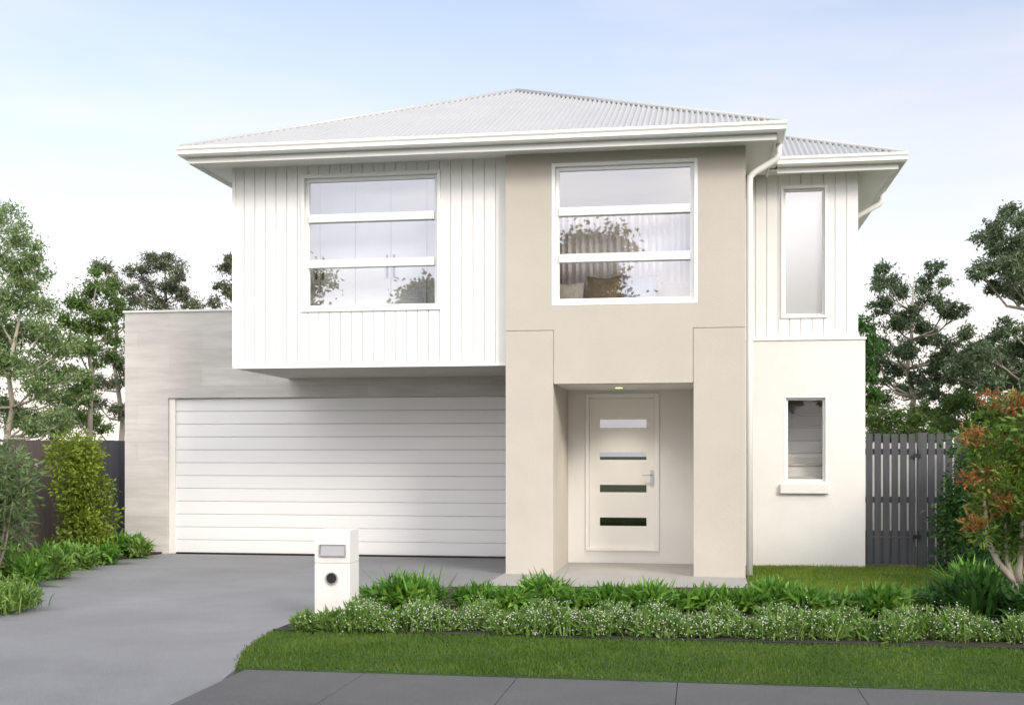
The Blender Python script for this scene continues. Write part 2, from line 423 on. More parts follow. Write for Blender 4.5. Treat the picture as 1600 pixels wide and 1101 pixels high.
def window(x0, x1, z0, z1, y, rails, glass, fw=.045, proud=.022, depth=.13, sash=.05, rail_h=.11, label=None):
    """frame proud of the wall, a sash set back in it, cross rails, one pane per light"""
    f = MB()
    def ring(a, b, c, d, w, ya, yb):
        f.box(a, a + w, ya, yb, c, d); f.box(b - w, b, ya, yb, c, d)
        f.box(a + w, b - w, ya, yb, d - w, d); f.box(a + w, b - w, ya, yb, c, c + w)
    ring(x0, x1, z0, z1, fw, y - proud, y + depth)
    ix0, ix1, iz0, iz1 = x0 + fw + .001, x1 - fw - .001, z0 + fw + .001, z1 - fw - .001
    ring(ix0, ix1, iz0, iz1, sash, y + .055, y + depth - .01)
    W = f.build('window', M['alu'], H, bevel=.004)
    if label: W['label'] = label
    zs = [iz0 + sash]
    for r in rails:
        zs += [r - rail_h / 2, r + rail_h / 2]
    zs.append(iz1 - sash)
    ra = MB()
    for r in rails:
        ra.box(ix0 + sash + .001, ix1 - sash - .001, y + .02, y + depth - .012, r - rail_h / 2, r + rail_h / 2)
    if rails: ra.build('rail', M['alu'], W, bevel=.004)
    for a, b in zip(zs[::2], zs[1::2]):
        g = MB(); g.box(ix0 + sash - .006, ix1 - sash + .006, y + .085, y + .093, a - .006, b + .006)
        g.build('pane', glass, W)
    return W

# --- lower garage block, faced in stone tiles
mb = MB()
wall_holes(mb, -9.275, -2.45, 0, 3.90, 18.09, .24, [(-8.53, -2.80, -.01, 2.515)])
mb.f.pop(); 
mb.box(-9.275, -9.05, 18.33, 27, 0, 3.9); mb.box(-9.05, -2.45, 26.8, 27, 0, 3.9)
mb.box(-9.05, -2.45, 18.33, 26.8, 3.55, 3.72)
mb.build('garage_wall', M['stone'], H)
mb = MB(); mb.box(-9.30, -6.49, 18.065, 18.36, 3.90, 3.935); mb.box(-9.30, -9.02, 18.36, 27, 3.90, 3.935)
mb.build('parapet_cap', M['gutter'], H, bevel=.004)
# sectional door: twelve ribs in the sheet, and its jamb and head trim
mb = MB()
n, z0, z1, xa, xb = 12, .015, 2.505, -8.43, -2.82
hgt = (z1 - z0) / n
for i in range(n):
    a, b = z0 + i * hgt, z0 + (i + 1) * hgt
    y = 18.17
    prof = [(y + .018, a), (y + .001, a + .010), (y, a + .016), (y - .001, (a + b) / 2), (y, b - .010), (y + .018, b - .001)]
    for (ya, za), (yb, zb) in zip(prof[:-1], prof[1:]):
        mb.quad((xa, ya, za), (xb, ya, za), (xb, yb, zb), (xa, yb, zb))
gd = mb.build('garage_door', M['garage'], H)
mb = MB(); mb.box(xa, xb, 18.16, 18.21, 0.001, .016); mb.build('rubber_seal', M['black'], gd)
mb = MB(); mb.box(-8.529, -8.425, 18.13, 18.24, 0, 2.514); mb.box(-8.425, -2.82, 18.14, 18.24, 2.506, 2.514)
mb.build('garage_door_jamb', M['door'], H, bevel=.003)
mb = MB(); mb.box(-8.5, -2.7, 18.245, 18.30, 0, 2.6); mb.build('garage_lining', M['room'], H)

# --- cladded upper box over the garage
BX0, BX1, BY, BZ0, EZ = -6.482, -2.60, 15.82, 2.80, 5.60
LW = (-5.494, -3.516, 3.573, 5.475)
cladding(BX0, BX1, BZ0 + .03, EZ + .03, BY, LW).build('upper_cladding', M['white'], H)
mb = MB()
wall_holes(mb, BX0, BX1, BZ0 + .03, EZ + .03, BY + .016, .18, [LW])
mb.box(BX0, BX0 + .18, BY + .197, 27, BZ0 + .03, EZ + .03)
mb.build('upper_wall', M['white'], H)
mb = MB(); mb.box(BX0 - .012, BX1 - .002, BY - .012, BY + .03, BZ0, BZ0 + .029)
mb.box(BX0 - .012, BX0 + .03, BY + .03, 18.085, BZ0, BZ0 + .029); mb.build('base_trim', M['trim'], H, bevel=.003)
mb = MB(); mb.box(BX0 + .032, BX1 - .003, BY + .032, 18.088, BZ0 + .006, BZ0 + .028); mb.build('overhang_lining', M['render_beige'], H)
mb = MB(); mb.box(BX0 - .016, BX0 + .03, BY - .016, BY - .001, BZ0 + .03, EZ); mb.build('corner_trim', M['trim'], H, bevel=.003)
window(*LW, BY, [4.242, 4.872], M['glass'], label='wide white three-light window in the grooved boards over the garage')

# --- beige rendered entry bay
EX0, EX1, EY, EB = -2.594, .557, 15.67, 17.45
MW = (-1.974, -.058, 3.575, 5.465)
PX0, PX1, PZ = -1.948, -.115, 2.54
mb = MB()
g = .005
wall_holes(mb, EX0, EX1, 3.25 + g, EZ + .02, EY, .22, [MW])
wall_holes(mb, PX0 + g, PX1 - g, PZ, 3.25 - g, EY, .22, [])
# the upper wall and the beam read as one sheet, the two piers are jointed off it
mb.quad((PX0 + g, EY, 3.25 - g), (PX1 - g, EY, 3.25 - g), (PX1 - g, EY, 3.25 + g), (PX0 + g, EY, 3.25 + g))
mb.box(EX0 + .012, EX1 - .012, EY + .012, EY + .20, PZ + .02, 3.25 + g)
mb.build('entry_wall', M['render_beige'], H)
mb = MB(); mb.box(EX0, PX0 - g, EY + .001, EB - .002, 0, 3.25 - g); mb.build('entry_pier', M['render_beige'], H, bevel=.004)
mb = MB(); mb.box(PX1 + g, EX1, EY + .001, EB - .002, 0, 3.25 - g); mb.build('entry_pier', M['render_beige'], H, bevel=.004)
mb = MB(); mb.box(EX0, EX0 + .2, EY + .22, 22, 3.25 + g, EZ + .02); mb.box(EX1 - .2, EX1, EY + .22, 17.62, 3.25 + g, EZ + .02)
mb.box(EX0, -2.46, 17.47, 18.40, 0, 3.3)
mb.build('entry_side_wall', M['render_beige'], H)
window(*MW, EY, [4.207, 4.825], M['glass'], proud=.004, depth=.15, label='wide white three-light window in the beige entry bay')
# porch: back wall, ceiling, door
mb = MB()
wall_holes(mb, PX0 - g, PX1 + g, 0.012, PZ + .05, EB, .15, [(-1.694, -.618, .19, 2.495)])
mb.build('porch_wall', M['render_white'], H)
mb = MB(); mb.box(PX0 - g + .001, PX1 + g - .001, EY + .205, EB - .003, PZ + .004, PZ + .02)
pc = mb.build('porch_ceiling', M['soffit'], H)
mb = MB(); mb.tube([(-1.16, 16.80, PZ - .004), (-1.16, 16.80, PZ + .003)], .05, 20)
em = bpy.data.materials.new('lit_downlight'); em.use_nodes = True
em.node_tree.nodes['Principled BSDF'].inputs['Emission Color'].default_value = (1, .78, .5, 1)
em.node_tree.nodes['Principled BSDF'].inputs['Emission Strength'].default_value = .8
mb.build('downlight', em, pc)
ld = bpy.data.lights.new('downlight_beam', 'SPOT'); ld.energy = 40; ld.color = (1, .90, .78); ld.spot_size = R(110); ld.spot_blend = .9; ld.shadow_soft_size = .12
lo = bpy.data.objects.new('downlight_beam', ld); COL.objects.link(lo); lo.location = (-1.16, 16.80, PZ - .02)
mb = MB()
for a, b, c, d in ((-1.694, -1.645, .19, 2.495), (-.680, -.618, .19, 2.495), (-1.645, -.680, 2.43, 2.495), (-1.645, -.680, .19, .225)):
    mb.box(a, b, EB - .02, EB + .10, c, d)
mb.build('door_frame', M['trim'], H, bevel=.004)
SL = [(2.118, 1.995), (1.638, 1.525), (1.158, 1.048), (.678, .555)]
mb = MB()
wall_holes(mb, -1.642, -.683, .227, 2.427, EB + .035, .045, [(-1.487, -.803, b, a) for a, b in SL])
door = mb.build('front_door', M['door'], H)
for k, (a, b) in enumerate(SL):
    mb = MB(); mb.box(-1.489, -.801, EB + .05, EB + .058, b - .002, a + .002)
    mb.build('glass_strip', M['glass_bronze'] if k == 3 else M['glass_door'], door)
mb = MB()
mb.box(-.748, -.706, EB + .016, EB + .034, 1.155, 1.375)
mb.tube([(-.728, EB + .016, 1.31), (-.728, EB - .03, 1.31), (-.745, EB - .038, 1.31), (-.87, EB - .038, 1.31)], .011, 10)
mb.build('handle', M['chrome'], door, bevel=.003)
mb = MB(); mb.box(-1.9, -.2, EB + .16, EB + .20, 0, 2.56); mb.build('hall_lining', M['room_floor'], H)

# --- side wing: rendered below, boards above
WX1, WY = 2.19, 17.45
WW = (1.116, 1.768, 3.552, 5.448)
WL = (1.152, 1.758, 1.19, 2.438)
cladding(.60, WX1, 3.27, EZ + .02, WY, WW, pitch=.163).build('wing_cladding', M['white'], H)
mb = MB(); wall_holes(mb, .56, WX1, 3.27, EZ + .02, WY + .016, .18, [WW]); mb.box(WX1 - .18, WX1, WY + .197, 27, 3.27, EZ + .02)
mb.build('wing_upper_wall', M['white'], H)
window(*WW, WY, [], M['frost'], fw=.04, sash=.028, label='tall narrow frosted window in the wing boards')
mb = MB(); wall_holes(mb, .45, 2.275, 0, 3.225, WY - .10, .22, [WL]); mb.box(2.075, 2.275, WY + .121, 27, 0, 3.225)
mb.build('wing_wall', M['render_white'], H)
mb = MB(); mb.box(.559, 2.292, WY - .118, WY + .012, 3.226, 3.262); mb.box(2.20, 2.292, WY + .012, 27, 3.226, 3.262)
mb.build('wing_ledge', M['trim'], H, bevel=.004)
W = window(*WL, WY - .10, [], M['glass_low'], fw=.03, sash=.03, proud=.003, depth=.13, label='small white window low in the wing wall with a thick sill')
mb = MB(); mb.box(1.10, 1.772, WY - .165, WY - .101, 1.05, 1.185); mb.build('sill', M['render_white'], W, bevel=.006)

# --- rooms behind the windows
def room(x0, x1, y0, y1, z0, z1):
    mb = MB()
    mb.quad((x0, y1, z0), (x1, y1, z0), (x1, y1, z1), (x0, y1, z1))
    mb.quad((x0, y0, z0), (x0, y1, z0), (x0, y1, z1), (x0, y0, z1))
    mb.quad((x1, y1, z0), (x1, y0, z0), (x1, y0, z1), (x1, y1, z1))
    mb.quad((x0, y0, z1), (x0, y1, z1), (x1, y1, z1), (x1, y0, z1))
    mb.build('room_wall', M['room'], H)
    mb = MB(); mb.quad((x0, y0, z0), (x1, y0, z0), (x1, y1, z0), (x0, y1, z0)); mb.build('room_floor', M['room_floor'], H)
room(-6.25, -2.72, 16.02, 18.9, 3.05, 5.56)
room(-2.38, .34, 15.90, 18.4, 3.05, 5.56)
room(.62, 2.06, 17.48, 22.0, .02, 3.15)
# the stair inside the wing: risers and treads climbing away from the street off a half landing
mb = MB(); mb.box(.64, 1.98, 17.55, 20.2, .9, 1.10); st = mb.build('staircase', M['stair'], H)
for k in range(8):
    y0, z0 = 17.53 + k * .15, 1.101 + k * .185
    mb = MB(); mb.box(.64, 1.98, y0, 20.2, z0, z0 + .150); mb.build('riser', M['stair'], st)
    mb = MB(); mb.box(.635, 1.99, y0 - .025, 20.2, z0 + .151, z0 + .184); mb.build('tread', M['wood'], st, bevel=.005)

# --- roofs
def hip_roof(x0, x1, y0, y1, z, tan, faces, amp=.020, wave=.076):
    T = (x1 - x0) / 2
    mb = MB(); N = 8
    L = math.sqrt(1 + tan * tan)
    def strip(s0, s1, tfun, P):
        m = int((s1 - s0) / wave * N)
        ss = [s0 + (s1 - s0) * i / m for i in range(m + 1)]
        i0 = len(mb.v)
        for s in ss:
            h = amp * math.sin(2 * math.pi * s / wave)
            t = tfun(s)
            mb.v.append(P(s, 0, h)); mb.v.append(P(s, t, h))
        for i in range(m):
            mb.f.append((i0 + 2 * i, i0 + 2 * i + 2, i0 + 2 * i + 3, i0 + 2 * i + 1))
    if 'front' in faces: strip(x0, x1, lambda s: min(s - x0, x1 - s), lambda s, t, h: (s, y0 + t - h * tan / L, z + t * tan + h / L))
    if 'back' in faces: strip(x0, x1, lambda s: min(s - x0, x1 - s), lambda s, t, h: (s, y1 - t + h * tan / L, z + t * tan + h / L))
    if 'right' in faces: strip(y0, y1, lambda s: min(s - y0, y1 - s, T), lambda s, t, h: (x1 - t + h * tan / L, s, z + t * tan + h / L))
    if 'left' in faces: strip(y0, y1, lambda s: min(s - y0, y1 - s, T), lambda s, t, h: (x0 + t - h * tan / L, s, z + t * tan + h / L))
    return mb
TAN = .445
GX0, GX1, GY = -7.01, 1.045, 15.11
GZ = 5.755
mb = hip_roof(GX0 + .05, GX1 - .05, GY + .05, 24.5, GZ - .005, TAN, ('front', 'left', 'right'))
rf = mb.build('roof', M['roof'], H, smooth=True)
ap = ((GX0 + GX1) / 2, GY + (GX1 - GX0) / 2, GZ + TAN * ((GX1 - GX0) / 2 - .05))
mb = MB()
for cx in (GX0 + .05, GX1 - .05):
    mb.tube([(cx, GY + .05, GZ + .004), (ap[0], ap[1], ap[2] + .008)], .032, 8)
mb.tube([(ap[0], ap[1], ap[2] + .008), (ap[0], 24.4, ap[2] + .008)], .032, 8)
mb.build('ridge_cap', M['roof'], rf, smooth=True)
QX1, QY = 2.80, 16.94
mb = hip_roof(GX0 + .05, QX1 - .05, QY + .05, 30, GZ - .005, TAN, ('front', 'right', 'back', 'left'))
mb.build('roof', M['roof'], H, smooth=True)
mb = MB(); hw = (QX1 - GX0) / 2
mb.tube([(QX1 - .05, QY + .05, GZ + .004), (QX1 - hw, QY + hw, GZ + TAN * (hw - .05) + .008)], .032, 8)
mb.build('ridge_cap', M['roof'], rf, smooth=True)

def ring_run(name, pts, prof, m, closed=False, bevel=0):
    """sweep a profile (outward, up) along an eave polyline in plan with mitred corners"""
    mb = MB()
    P = [Vector((p[0], p[1], 0)) for p in pts]
    offs = []
    for i, p in enumerate(P):
        def nrm(a, b):
            d = (b - a).normalized(); return Vector((d.y, -d.x, 0))
        if i == 0: n = nrm(P[0], P[1]); k = 1
        elif i == len(P) - 1: n = nrm(P[-2], P[-1]); k = 1
        else:
            n1, n2 = nrm(P[i - 1], P[i]), nrm(P[i], P[i + 1]); n = (n1 + n2).normalized(); k = 1 / n.dot(n1)
        offs.append(n * k)
    q = len(prof)
    for p, o in zip(P, offs):
        for (a, z) in prof: mb.v.append((p.x + o.x * a, p.y + o.y * a, z))
    for i in range(len(P) - 1):
        for j in range(q):
            A, B = i * q + j, i * q + (j + 1) % q
            mb.f.append((A, A + q, B + q, B))
    mb.f.append(tuple(range(q))); mb.f.append(tuple(range((len(P) - 1) * q, len(P) * q))[::-1])
    return mb.build(name, m, H)

# plan of the fascia line: from the left eave round the front to the wing and back along the right side
FL = .12
run_a = [(GX0 + FL, 28), (GX0 + FL, GY + FL), (GX1 - FL, GY + FL), (GX1 - FL, QY + FL + .2)]
run_b = [(GX1 - .006, QY + FL), (QX1 - FL, QY + FL), (QX1 - FL, 28)]
GPROF = [(0.003, GZ - .13), (.085, GZ - .13), (.112, GZ - .105), (.105, GZ - .06), (.12, GZ - .035), (.12, GZ), (.105, GZ), (.10, GZ - .02), (.003, GZ - .02)]
FPROF = [(-.025, 5.545), (0, 5.545), (0, GZ - .03), (-.025, GZ - .03)]
for run in (run_a, run_b):
    ring_run('gutter', run, GPROF, M['gutter'])
    ring_run('fascia', run, FPROF, M['soffit'])
mb = MB()
mb.box(GX0 + FL + .026, GX1 - FL - .026, GY + FL + .026, QY + FL + .3, EZ, EZ + .012)
mb.box(GX0 + FL + .026, BX0 + .2, QY + FL + .301, 28, EZ, EZ + .012)
mb.box(GX1 - FL - .025, QX1 - FL - .026, QY + FL + .026, 28, EZ + .003, EZ + .015)
mb.build('eave_lining', M['soffit'], H)

def downpipe(pts):
    mb = MB(); mb.tube(pts, .042, 12)
    o = mb.build('downpipe', M['trim'], H, smooth=True)
    return o
downpipe([(.985, 15.80, 5.64), (.985, 15.80, 5.50), (.95, 15.80, 5.44), (.68, 15.80, 5.28), (.62, 15.80, 5.22), (.612, 15.80, 5.10), (.612, 15.80, 3.0), (.612, 15.80, .03)])
downpipe([(QX1 - .06, 19.0, 5.64), (QX1 - .06, 19.0, 5.52), (QX1 - .10, 19.0, 5.46), (2.36, 19.0, 5.28), (2.27, 19.0, 5.24), (2.245, 19.0, 5.12), (2.245, 19.0, 3.5)])

# ------------------------------------------------------------------ things inside, seen through the glass
wd = thing('wardrobe', 'built-in pale wardrobe doors behind the boarded upper window', 'wardrobe', (-4.6, 16.4, 3.05))
mb = MB(); mb.box(-5.9, -3.3, 16.33, 16.8, 3.055, 5.5); mb.build('carcass', M['room_floor'], wd)
for k in range(5):
    mb = MB(); a = -5.9 + k * .52
    mb.box(a + .006, a + .514, 16.30, 16.325, 3.10, 5.48); d = mb.build('door', M['wardrobe'], wd, bevel=.003)
    mb = MB(); hx = a + (.47 if k % 2 == 0 else .05); mb.box(hx - .012, hx + .012, 16.272, 16.299, 4.1, 4.42); mb.build('handle', M['black'], d)
cu = MB()
nx = 150
xs = np.linspace(-2.05, -.22, nx)
for a in range(nx):
    y = 16.11 + .030 * math.sin(a * .82) + .012 * math.sin(a * 2.1)
    cu.v.append((xs[a], y, 3.08)); cu.v.append((xs[a], y, 4.92))
for a in range(nx - 1): cu.f.append((2 * a, 2 * a + 2, 2 * a + 3, 2 * a + 1))
o = cu.build('curtain', M['curtain'], smooth=True)
tag(o, 'pale pleated curtain behind the upper window of the beige bay', 'curtain')
so = thing('window_seat', 'taupe window seat just inside the upper window of the beige bay', 'seat', (-1.1, 15.97, 3.05))
mb = MB(); mb.box(-2.2, .1, 15.905, 16.05, 3.46, 3.56); mb.build('seat_pad', M['sofa'], so, bevel=.03)
mb = MB(); mb.box(-2.2, .1, 15.91, 16.04, 3.06, 3.455); mb.build('base', M['trim'], so, bevel=.01)
def cushion(x, y, z, w, h, m, label, tilt=.08):
    N = 10; mb = MB()
    for s in (-1, 1):
        i0 = len(mb.v)
        for i in range(N + 1):
            for j in range(N + 1):
                u, v = i / N * 2 - 1, j / N * 2 - 1
                puff = (1 - u ** 4) * (1 - v ** 4)
                notch = -.10 * max(0, v) ** 3 * math.exp(-(u * 2.2) ** 2)
                pin = 1 - .08 * (1 - u * u) * abs(v) ** 2
                X = u * w / 2 * (1 - .06 * (1 - v * v)); Z = (v * pin + notch) * h / 2
                mb.v.append((x + X, y + s * .055 * puff + (Z) * tilt, z + h / 2 + Z))
        for i in range(N):
            for j in range(N):
                a = i0 + i * (N + 1) + j
                mb.f.append((a, a + 1, a + N + 2, a + N + 1))
    return tag(mb.build('cushion', m, smooth=True), label, 'cushion')
cushion(-1.78, 15.945, 3.56, .42, .36, M['cush_cream'], 'cream cushion on the window seat of the beige bay')
cushion(-1.30, 15.945, 3.56, .46, .44, M['cush_brown'], 'dark brown cushion on the window seat of the beige bay')
cushion(-.82, 15.945, 3.56, .46, .44, M['cush_blue'], 'blue-grey cushion on the window seat of the beige bay')
cushion(-.34, 15.945, 3.56, .42, .34, M['sofa'], 'taupe cushion on the window seat of the beige bay')

# ------------------------------------------------------------------ letterbox
mbx = thing('letterbox', 'white rendered pillar letterbox with steel slot and round paper hole', 'letterbox', (-3.57, 11.3, 0))
mb = MB()
wall_holes(mb, -3.752, -3.393, 0, .535, 11.2, .30, [])
mb.build('pillar', M['render_white'], mbx, bevel=.006)
mb = MB(); wall_holes(mb, -3.752, -3.393, .545, .862, 11.2, .30, []); mb.box(-3.745, -3.40, 11.207, 11.493, .534, .546)
mb.build('top_block', M['render_white'], mbx, bevel=.006)
mb = MB()
for a, b, c, d in ((-3.70, -3.436, .715, .726), (-3.70, -3.436, .606, .617), (-3.70, -3.690, .617, .715), (-3.446, -3.436, .617, .715)):
    mb.box(a, b, 11.178, 11.199, c, d)
fr = mb.build('slot_frame', M['chrome'], mbx, bevel=.002)
mb = MB(); mb.quad((-3.689, 11.182, .618), (-3.447, 11.182, .618), (-3.447, 11.196, .714), (-3.689, 11.196, .714)); mb.build('flap', M['chrome'], fr)
mb = MB()
N = 28; i0 = 0
for k in range(N):
    t = 2 * math.pi * k / N
    for r, y in ((.062, 11.199), (.062, 11.185), (.050, 11.185), (.048, 11.198)):
        mb.v.append((-3.578 + r * math.cos(t), y, .392 + r * math.sin(t)))
for k in range(N):
    for j in range(3):
        a, b = k * 4 + j, ((k + 1) % N) * 4 + j
        mb.f.append((a, b, b + 1, a + 1))
pt = mb.build('paper_tube', M['chrome'], mbx, smooth=False)
mb = MB(); mb.tube([(-3.578, 11.192, .392), (-3.578, 11.198, .392)], .05, 28); mb.build('tube_mouth', M['darkhole'], pt)

# ------------------------------------------------------------------ fences
def paling_fence(name, label, cat, p0, p1, h, m, gap=.004, w=.10, z=0.0, rails=(.3, 1.4), side=-1):
    p0, p1 = Vector((p0[0], p0[1], 0)), Vector((p1[0], p1[1], 0))
    d = (p1 - p0); L = d.length; d.normalize(); nrm = Vector((d.y, -d.x, 0)) * side
    root = thing(name, label, cat, (p0.x, p0.y, z))
    def block(mb, s0, s1, o0, o1, z0, z1):
        i = len(mb.v)
        for zz in (z0, z1):
            for o in (o0, o1):
                for s in (s0, s1):
                    q = p0 + d * s + nrm * o; mb.v.append((q.x, q.y, zz))
        for q in ((0, 2, 3, 1), (4, 5, 7, 6), (0, 1, 5, 4), (2, 6, 7, 3), (0, 4, 6, 2), (1, 3, 7, 5)): mb.f.append(tuple(i + k for k in q))
    mb = MB(); n = int(L / (w + gap)); p = L / n
    for k in range(n):
        j = random.uniform(-.008, .008)
        block(mb, k * p, (k + 1) * p - gap, j * .4, j * .4 + .018, z + .03, z + h + j)
    mb.build('palings', m, root)
    for r in rails:
        mb = MB(); block(mb, 0, L, .026, .065, z + r, z + r + .075); mb.build('rail', m, root)
    k = 0
    while k <= L:
        mb = MB(); block(mb, k, min(k + .1, L + .1), .066, .15, z, z + h - .06); mb.build('post', m, root); k += 2.4
    return root
paling_fence('paling_fence', 'weathered brown paling fence behind the shrubs left of the driveway', 'fence', (-10.25, 8.0), (-10.25, 18.5), 1.83, M['fence_brown'])
paling_fence('paling_fence', 'short charcoal fence panel joining the garage wall to the brown fence', 'fence', (-10.23, 18.55), (-9.285, 18.55), 1.84, M['fence_dark'], side=-1)

paling_fence('paling_fence', 'dark side boundary fence behind the hedge and the red-tipped shrub', 'fence', (4.35, 13.2), (4.35, 21.4), 1.8, M['fence_dark'], side=1)
gt = thing('picket_gate', 'charcoal picket side gate between the white wing and the hedge', 'gate', (2.8, 17.47, 0))
def pickets(name, x0, x1, n, parent, gap=.027):
    mb = MB(); p = (x1 - x0) / n
    for k in range(n):
        a, b = x0 + k * p + gap / 2, x0 + (k + 1) * p - gap / 2
        zt = 1.895 + random.uniform(-.006, .006)
        mb.box(a, b, 17.445, 17.465, .05, zt)
    return mb.build(name, M['gate'], parent, bevel=.003)
pickets('gate_leaf', 2.285, 2.985, 6, gt)
for z in (.44, .92, 1.60):
    mb = MB(); mb.box(2.29, 2.98, 17.467, 17.505, z, z + .085); mb.build('gate_rail', M['gate'], gt, bevel=.003)
mb = MB(); mb.box(2.29, 2.98, 17.467, 17.48, .05, .435); mb.build('kick_board', M['gate'], gt)
mb = MB(); mb.box(3.0, 3.125, 17.42, 17.53, 0, 1.91); mb.build('gate_post', M['gate'], gt, bevel=.004)
for z in (.42, 1.56):
    mb = MB(); mb.box(2.93, 3.04, 17.405, 17.418, z, z + .055); mb.box(2.998, 3.012, 17.398, 17.412, z - .02, z + .12); mb.build('hinge', M['black'], gt, bevel=.002)
pickets('side_panel', 3.13, 3.60, 4, gt)
for z in (.44, .92, 1.60):
    mb = MB(); mb.box(3.13, 3.60, 17.467, 17.505, z, z + .085); mb.build('side_rail', M['gate'], gt, bevel=.003)
mb = MB(); mb.box(2.30, 4.6, 21.5, 21.6, 0, 1.8); mb.build('rear_garden_wall', M['block'], None, bevel=.004)
tag(bpy.data.objects['rear_garden_wall'], 'pale rear garden wall glimpsed through the gaps of the picket gate', 'wall')

# ------------------------------------------------------------------ foliage tools
def raw_mesh(name, V, faces_n, m, parent=None, smooth=True):
    """V: (n, k, 3) one k-sided polygon list per leaf given by faces_n (index tuples into k)"""
    org = np.array(ORG.get(parent.name, Vector((0, 0, 0))) if parent else (0, 0, 0))
    n, k, _ = V.shape
    co = (V - org).reshape(-1, 3)
    F = np.array([i for f in faces_n for i in f])
    lens = np.array([len(f) for f in faces_n])
    idx = (np.arange(n)[:, None] * k + F[None, :]).ravel()
    tot = np.tile(lens, n)
    start = np.concatenate([[0], np.cumsum(tot)[:-1]])
    me = bpy.data.meshes.new(name)
    me.vertices.add(len(co)); me.vertices.foreach_set('co', co.ravel())
    me.loops.add(len(idx)); me.loops.foreach_set('vertex_index', idx.astype(np.int32))
    me.polygons.add(len(tot)); me.polygons.foreach_set('loop_start', start.astype(np.int32)); me.polygons.foreach_set('loop_total', tot.astype(np.int32))
    me.update(calc_edges=True)
    me.materials.append(m)
    o = bpy.data.objects.new(name, me); COL.objects.link(o)
    if parent: o.parent = parent
    ORG[o.name] = Vector(org)
    return o

def unit(a): return a / np.maximum(np.linalg.norm(a, axis=1, keepdims=True), 1e-9)

def leaves(P, D, L, W, curl=.15):
    """one folded diamond leaf per point"""
    n = len(P)
    D = unit(D); S = unit(np.cross(D, unit(RNG.normal(size=(n, 3)))))
    N = np.cross(S, D)
    L = np.broadcast_to(np.asarray(L), (n,))[:, None]; W = np.broadcast_to(np.asarray(W), (n,))[:, None]
    mid = P + D * L * .45
    V = np.stack([P, mid + S * W / 2 + N * W * .18, P + D * L - N * L * curl, mid - S * W / 2 + N * W * .18], 1)
    return V
LEAF_F = [(0, 1, 2, 3)]

def blades(base, az, lean, L, W, droop, S=5):
    """arching strap leaves"""
    n = len(base); t = np.linspace(0, 1, S + 1)[None, :, None]
    h = np.stack([np.cos(az), np.sin(az), np.zeros(n)], 1)[:, None, :]
    up = np.array([0, 0, 1.0])[None, None, :]
    side = np.stack([-np.sin(az), np.cos(az), np.zeros(n)], 1)[:, None, :]
    L = L[:, None, None]; lean = lean[:, None, None]; droop = droop[:, None, None]; W = W[:, None, None]
    C = base[:, None, :] + h * L * (np.sin(lean) * t + droop * .5 * t ** 2) + up * L * (np.cos(lean) * t - droop * t ** 2.2)
    w = W * (.55 + 1.2 * t - 1.7 * t ** 2.4); w = np.maximum(w, W * .04)
    V = np.concatenate([C - side * w / 2, C + side * w / 2], 1)
    F = [(k, k + 1, S + 1 + k + 1, S + 1 + k) for k in range(S)]
    return V, F

# ------------------------------------------------------------------ trees
def in_ball(n, r, flat=1.0, pw=.5):
    d = unit(RNG.normal(size=(n, 3))) * (RNG.random(n) ** pw * r)[:, None]
    d[:, 2] *= flat
    return d

def crown_points(clusters, dens, subs=9, flat=.75, sub_r=.50):
    P = []; C = []
    for (c, r) in clusters:
        k = max(4, int(subs * (.7 + .6 * random.random())))
        sc_ = np.array(c) + in_ball(k, r * .85, flat, .4)
        n = int(dens * r * r)
        w = RNG.random(k) ** 1.2 + .15; w /= w.sum()
        which = RNG.choice(k, n, p=w)
        sr = r * sub_r * (.6 + .7 * RNG.random(k))
        off = in_ball(n, 1.0, .62, .42) * sr[which][:, None]
        stray = RNG.random(n) < .10                      # sprays that bridge the leaf clumps
        pos = np.where(stray[:, None], np.array(c) + in_ball(n, r * 1.25, flat, .45), sc_[which] + off)
        P.append(pos); C.append(np.repeat(np.array(c)[None], n, 0))
    return np.concatenate(P), np.concatenate(C)

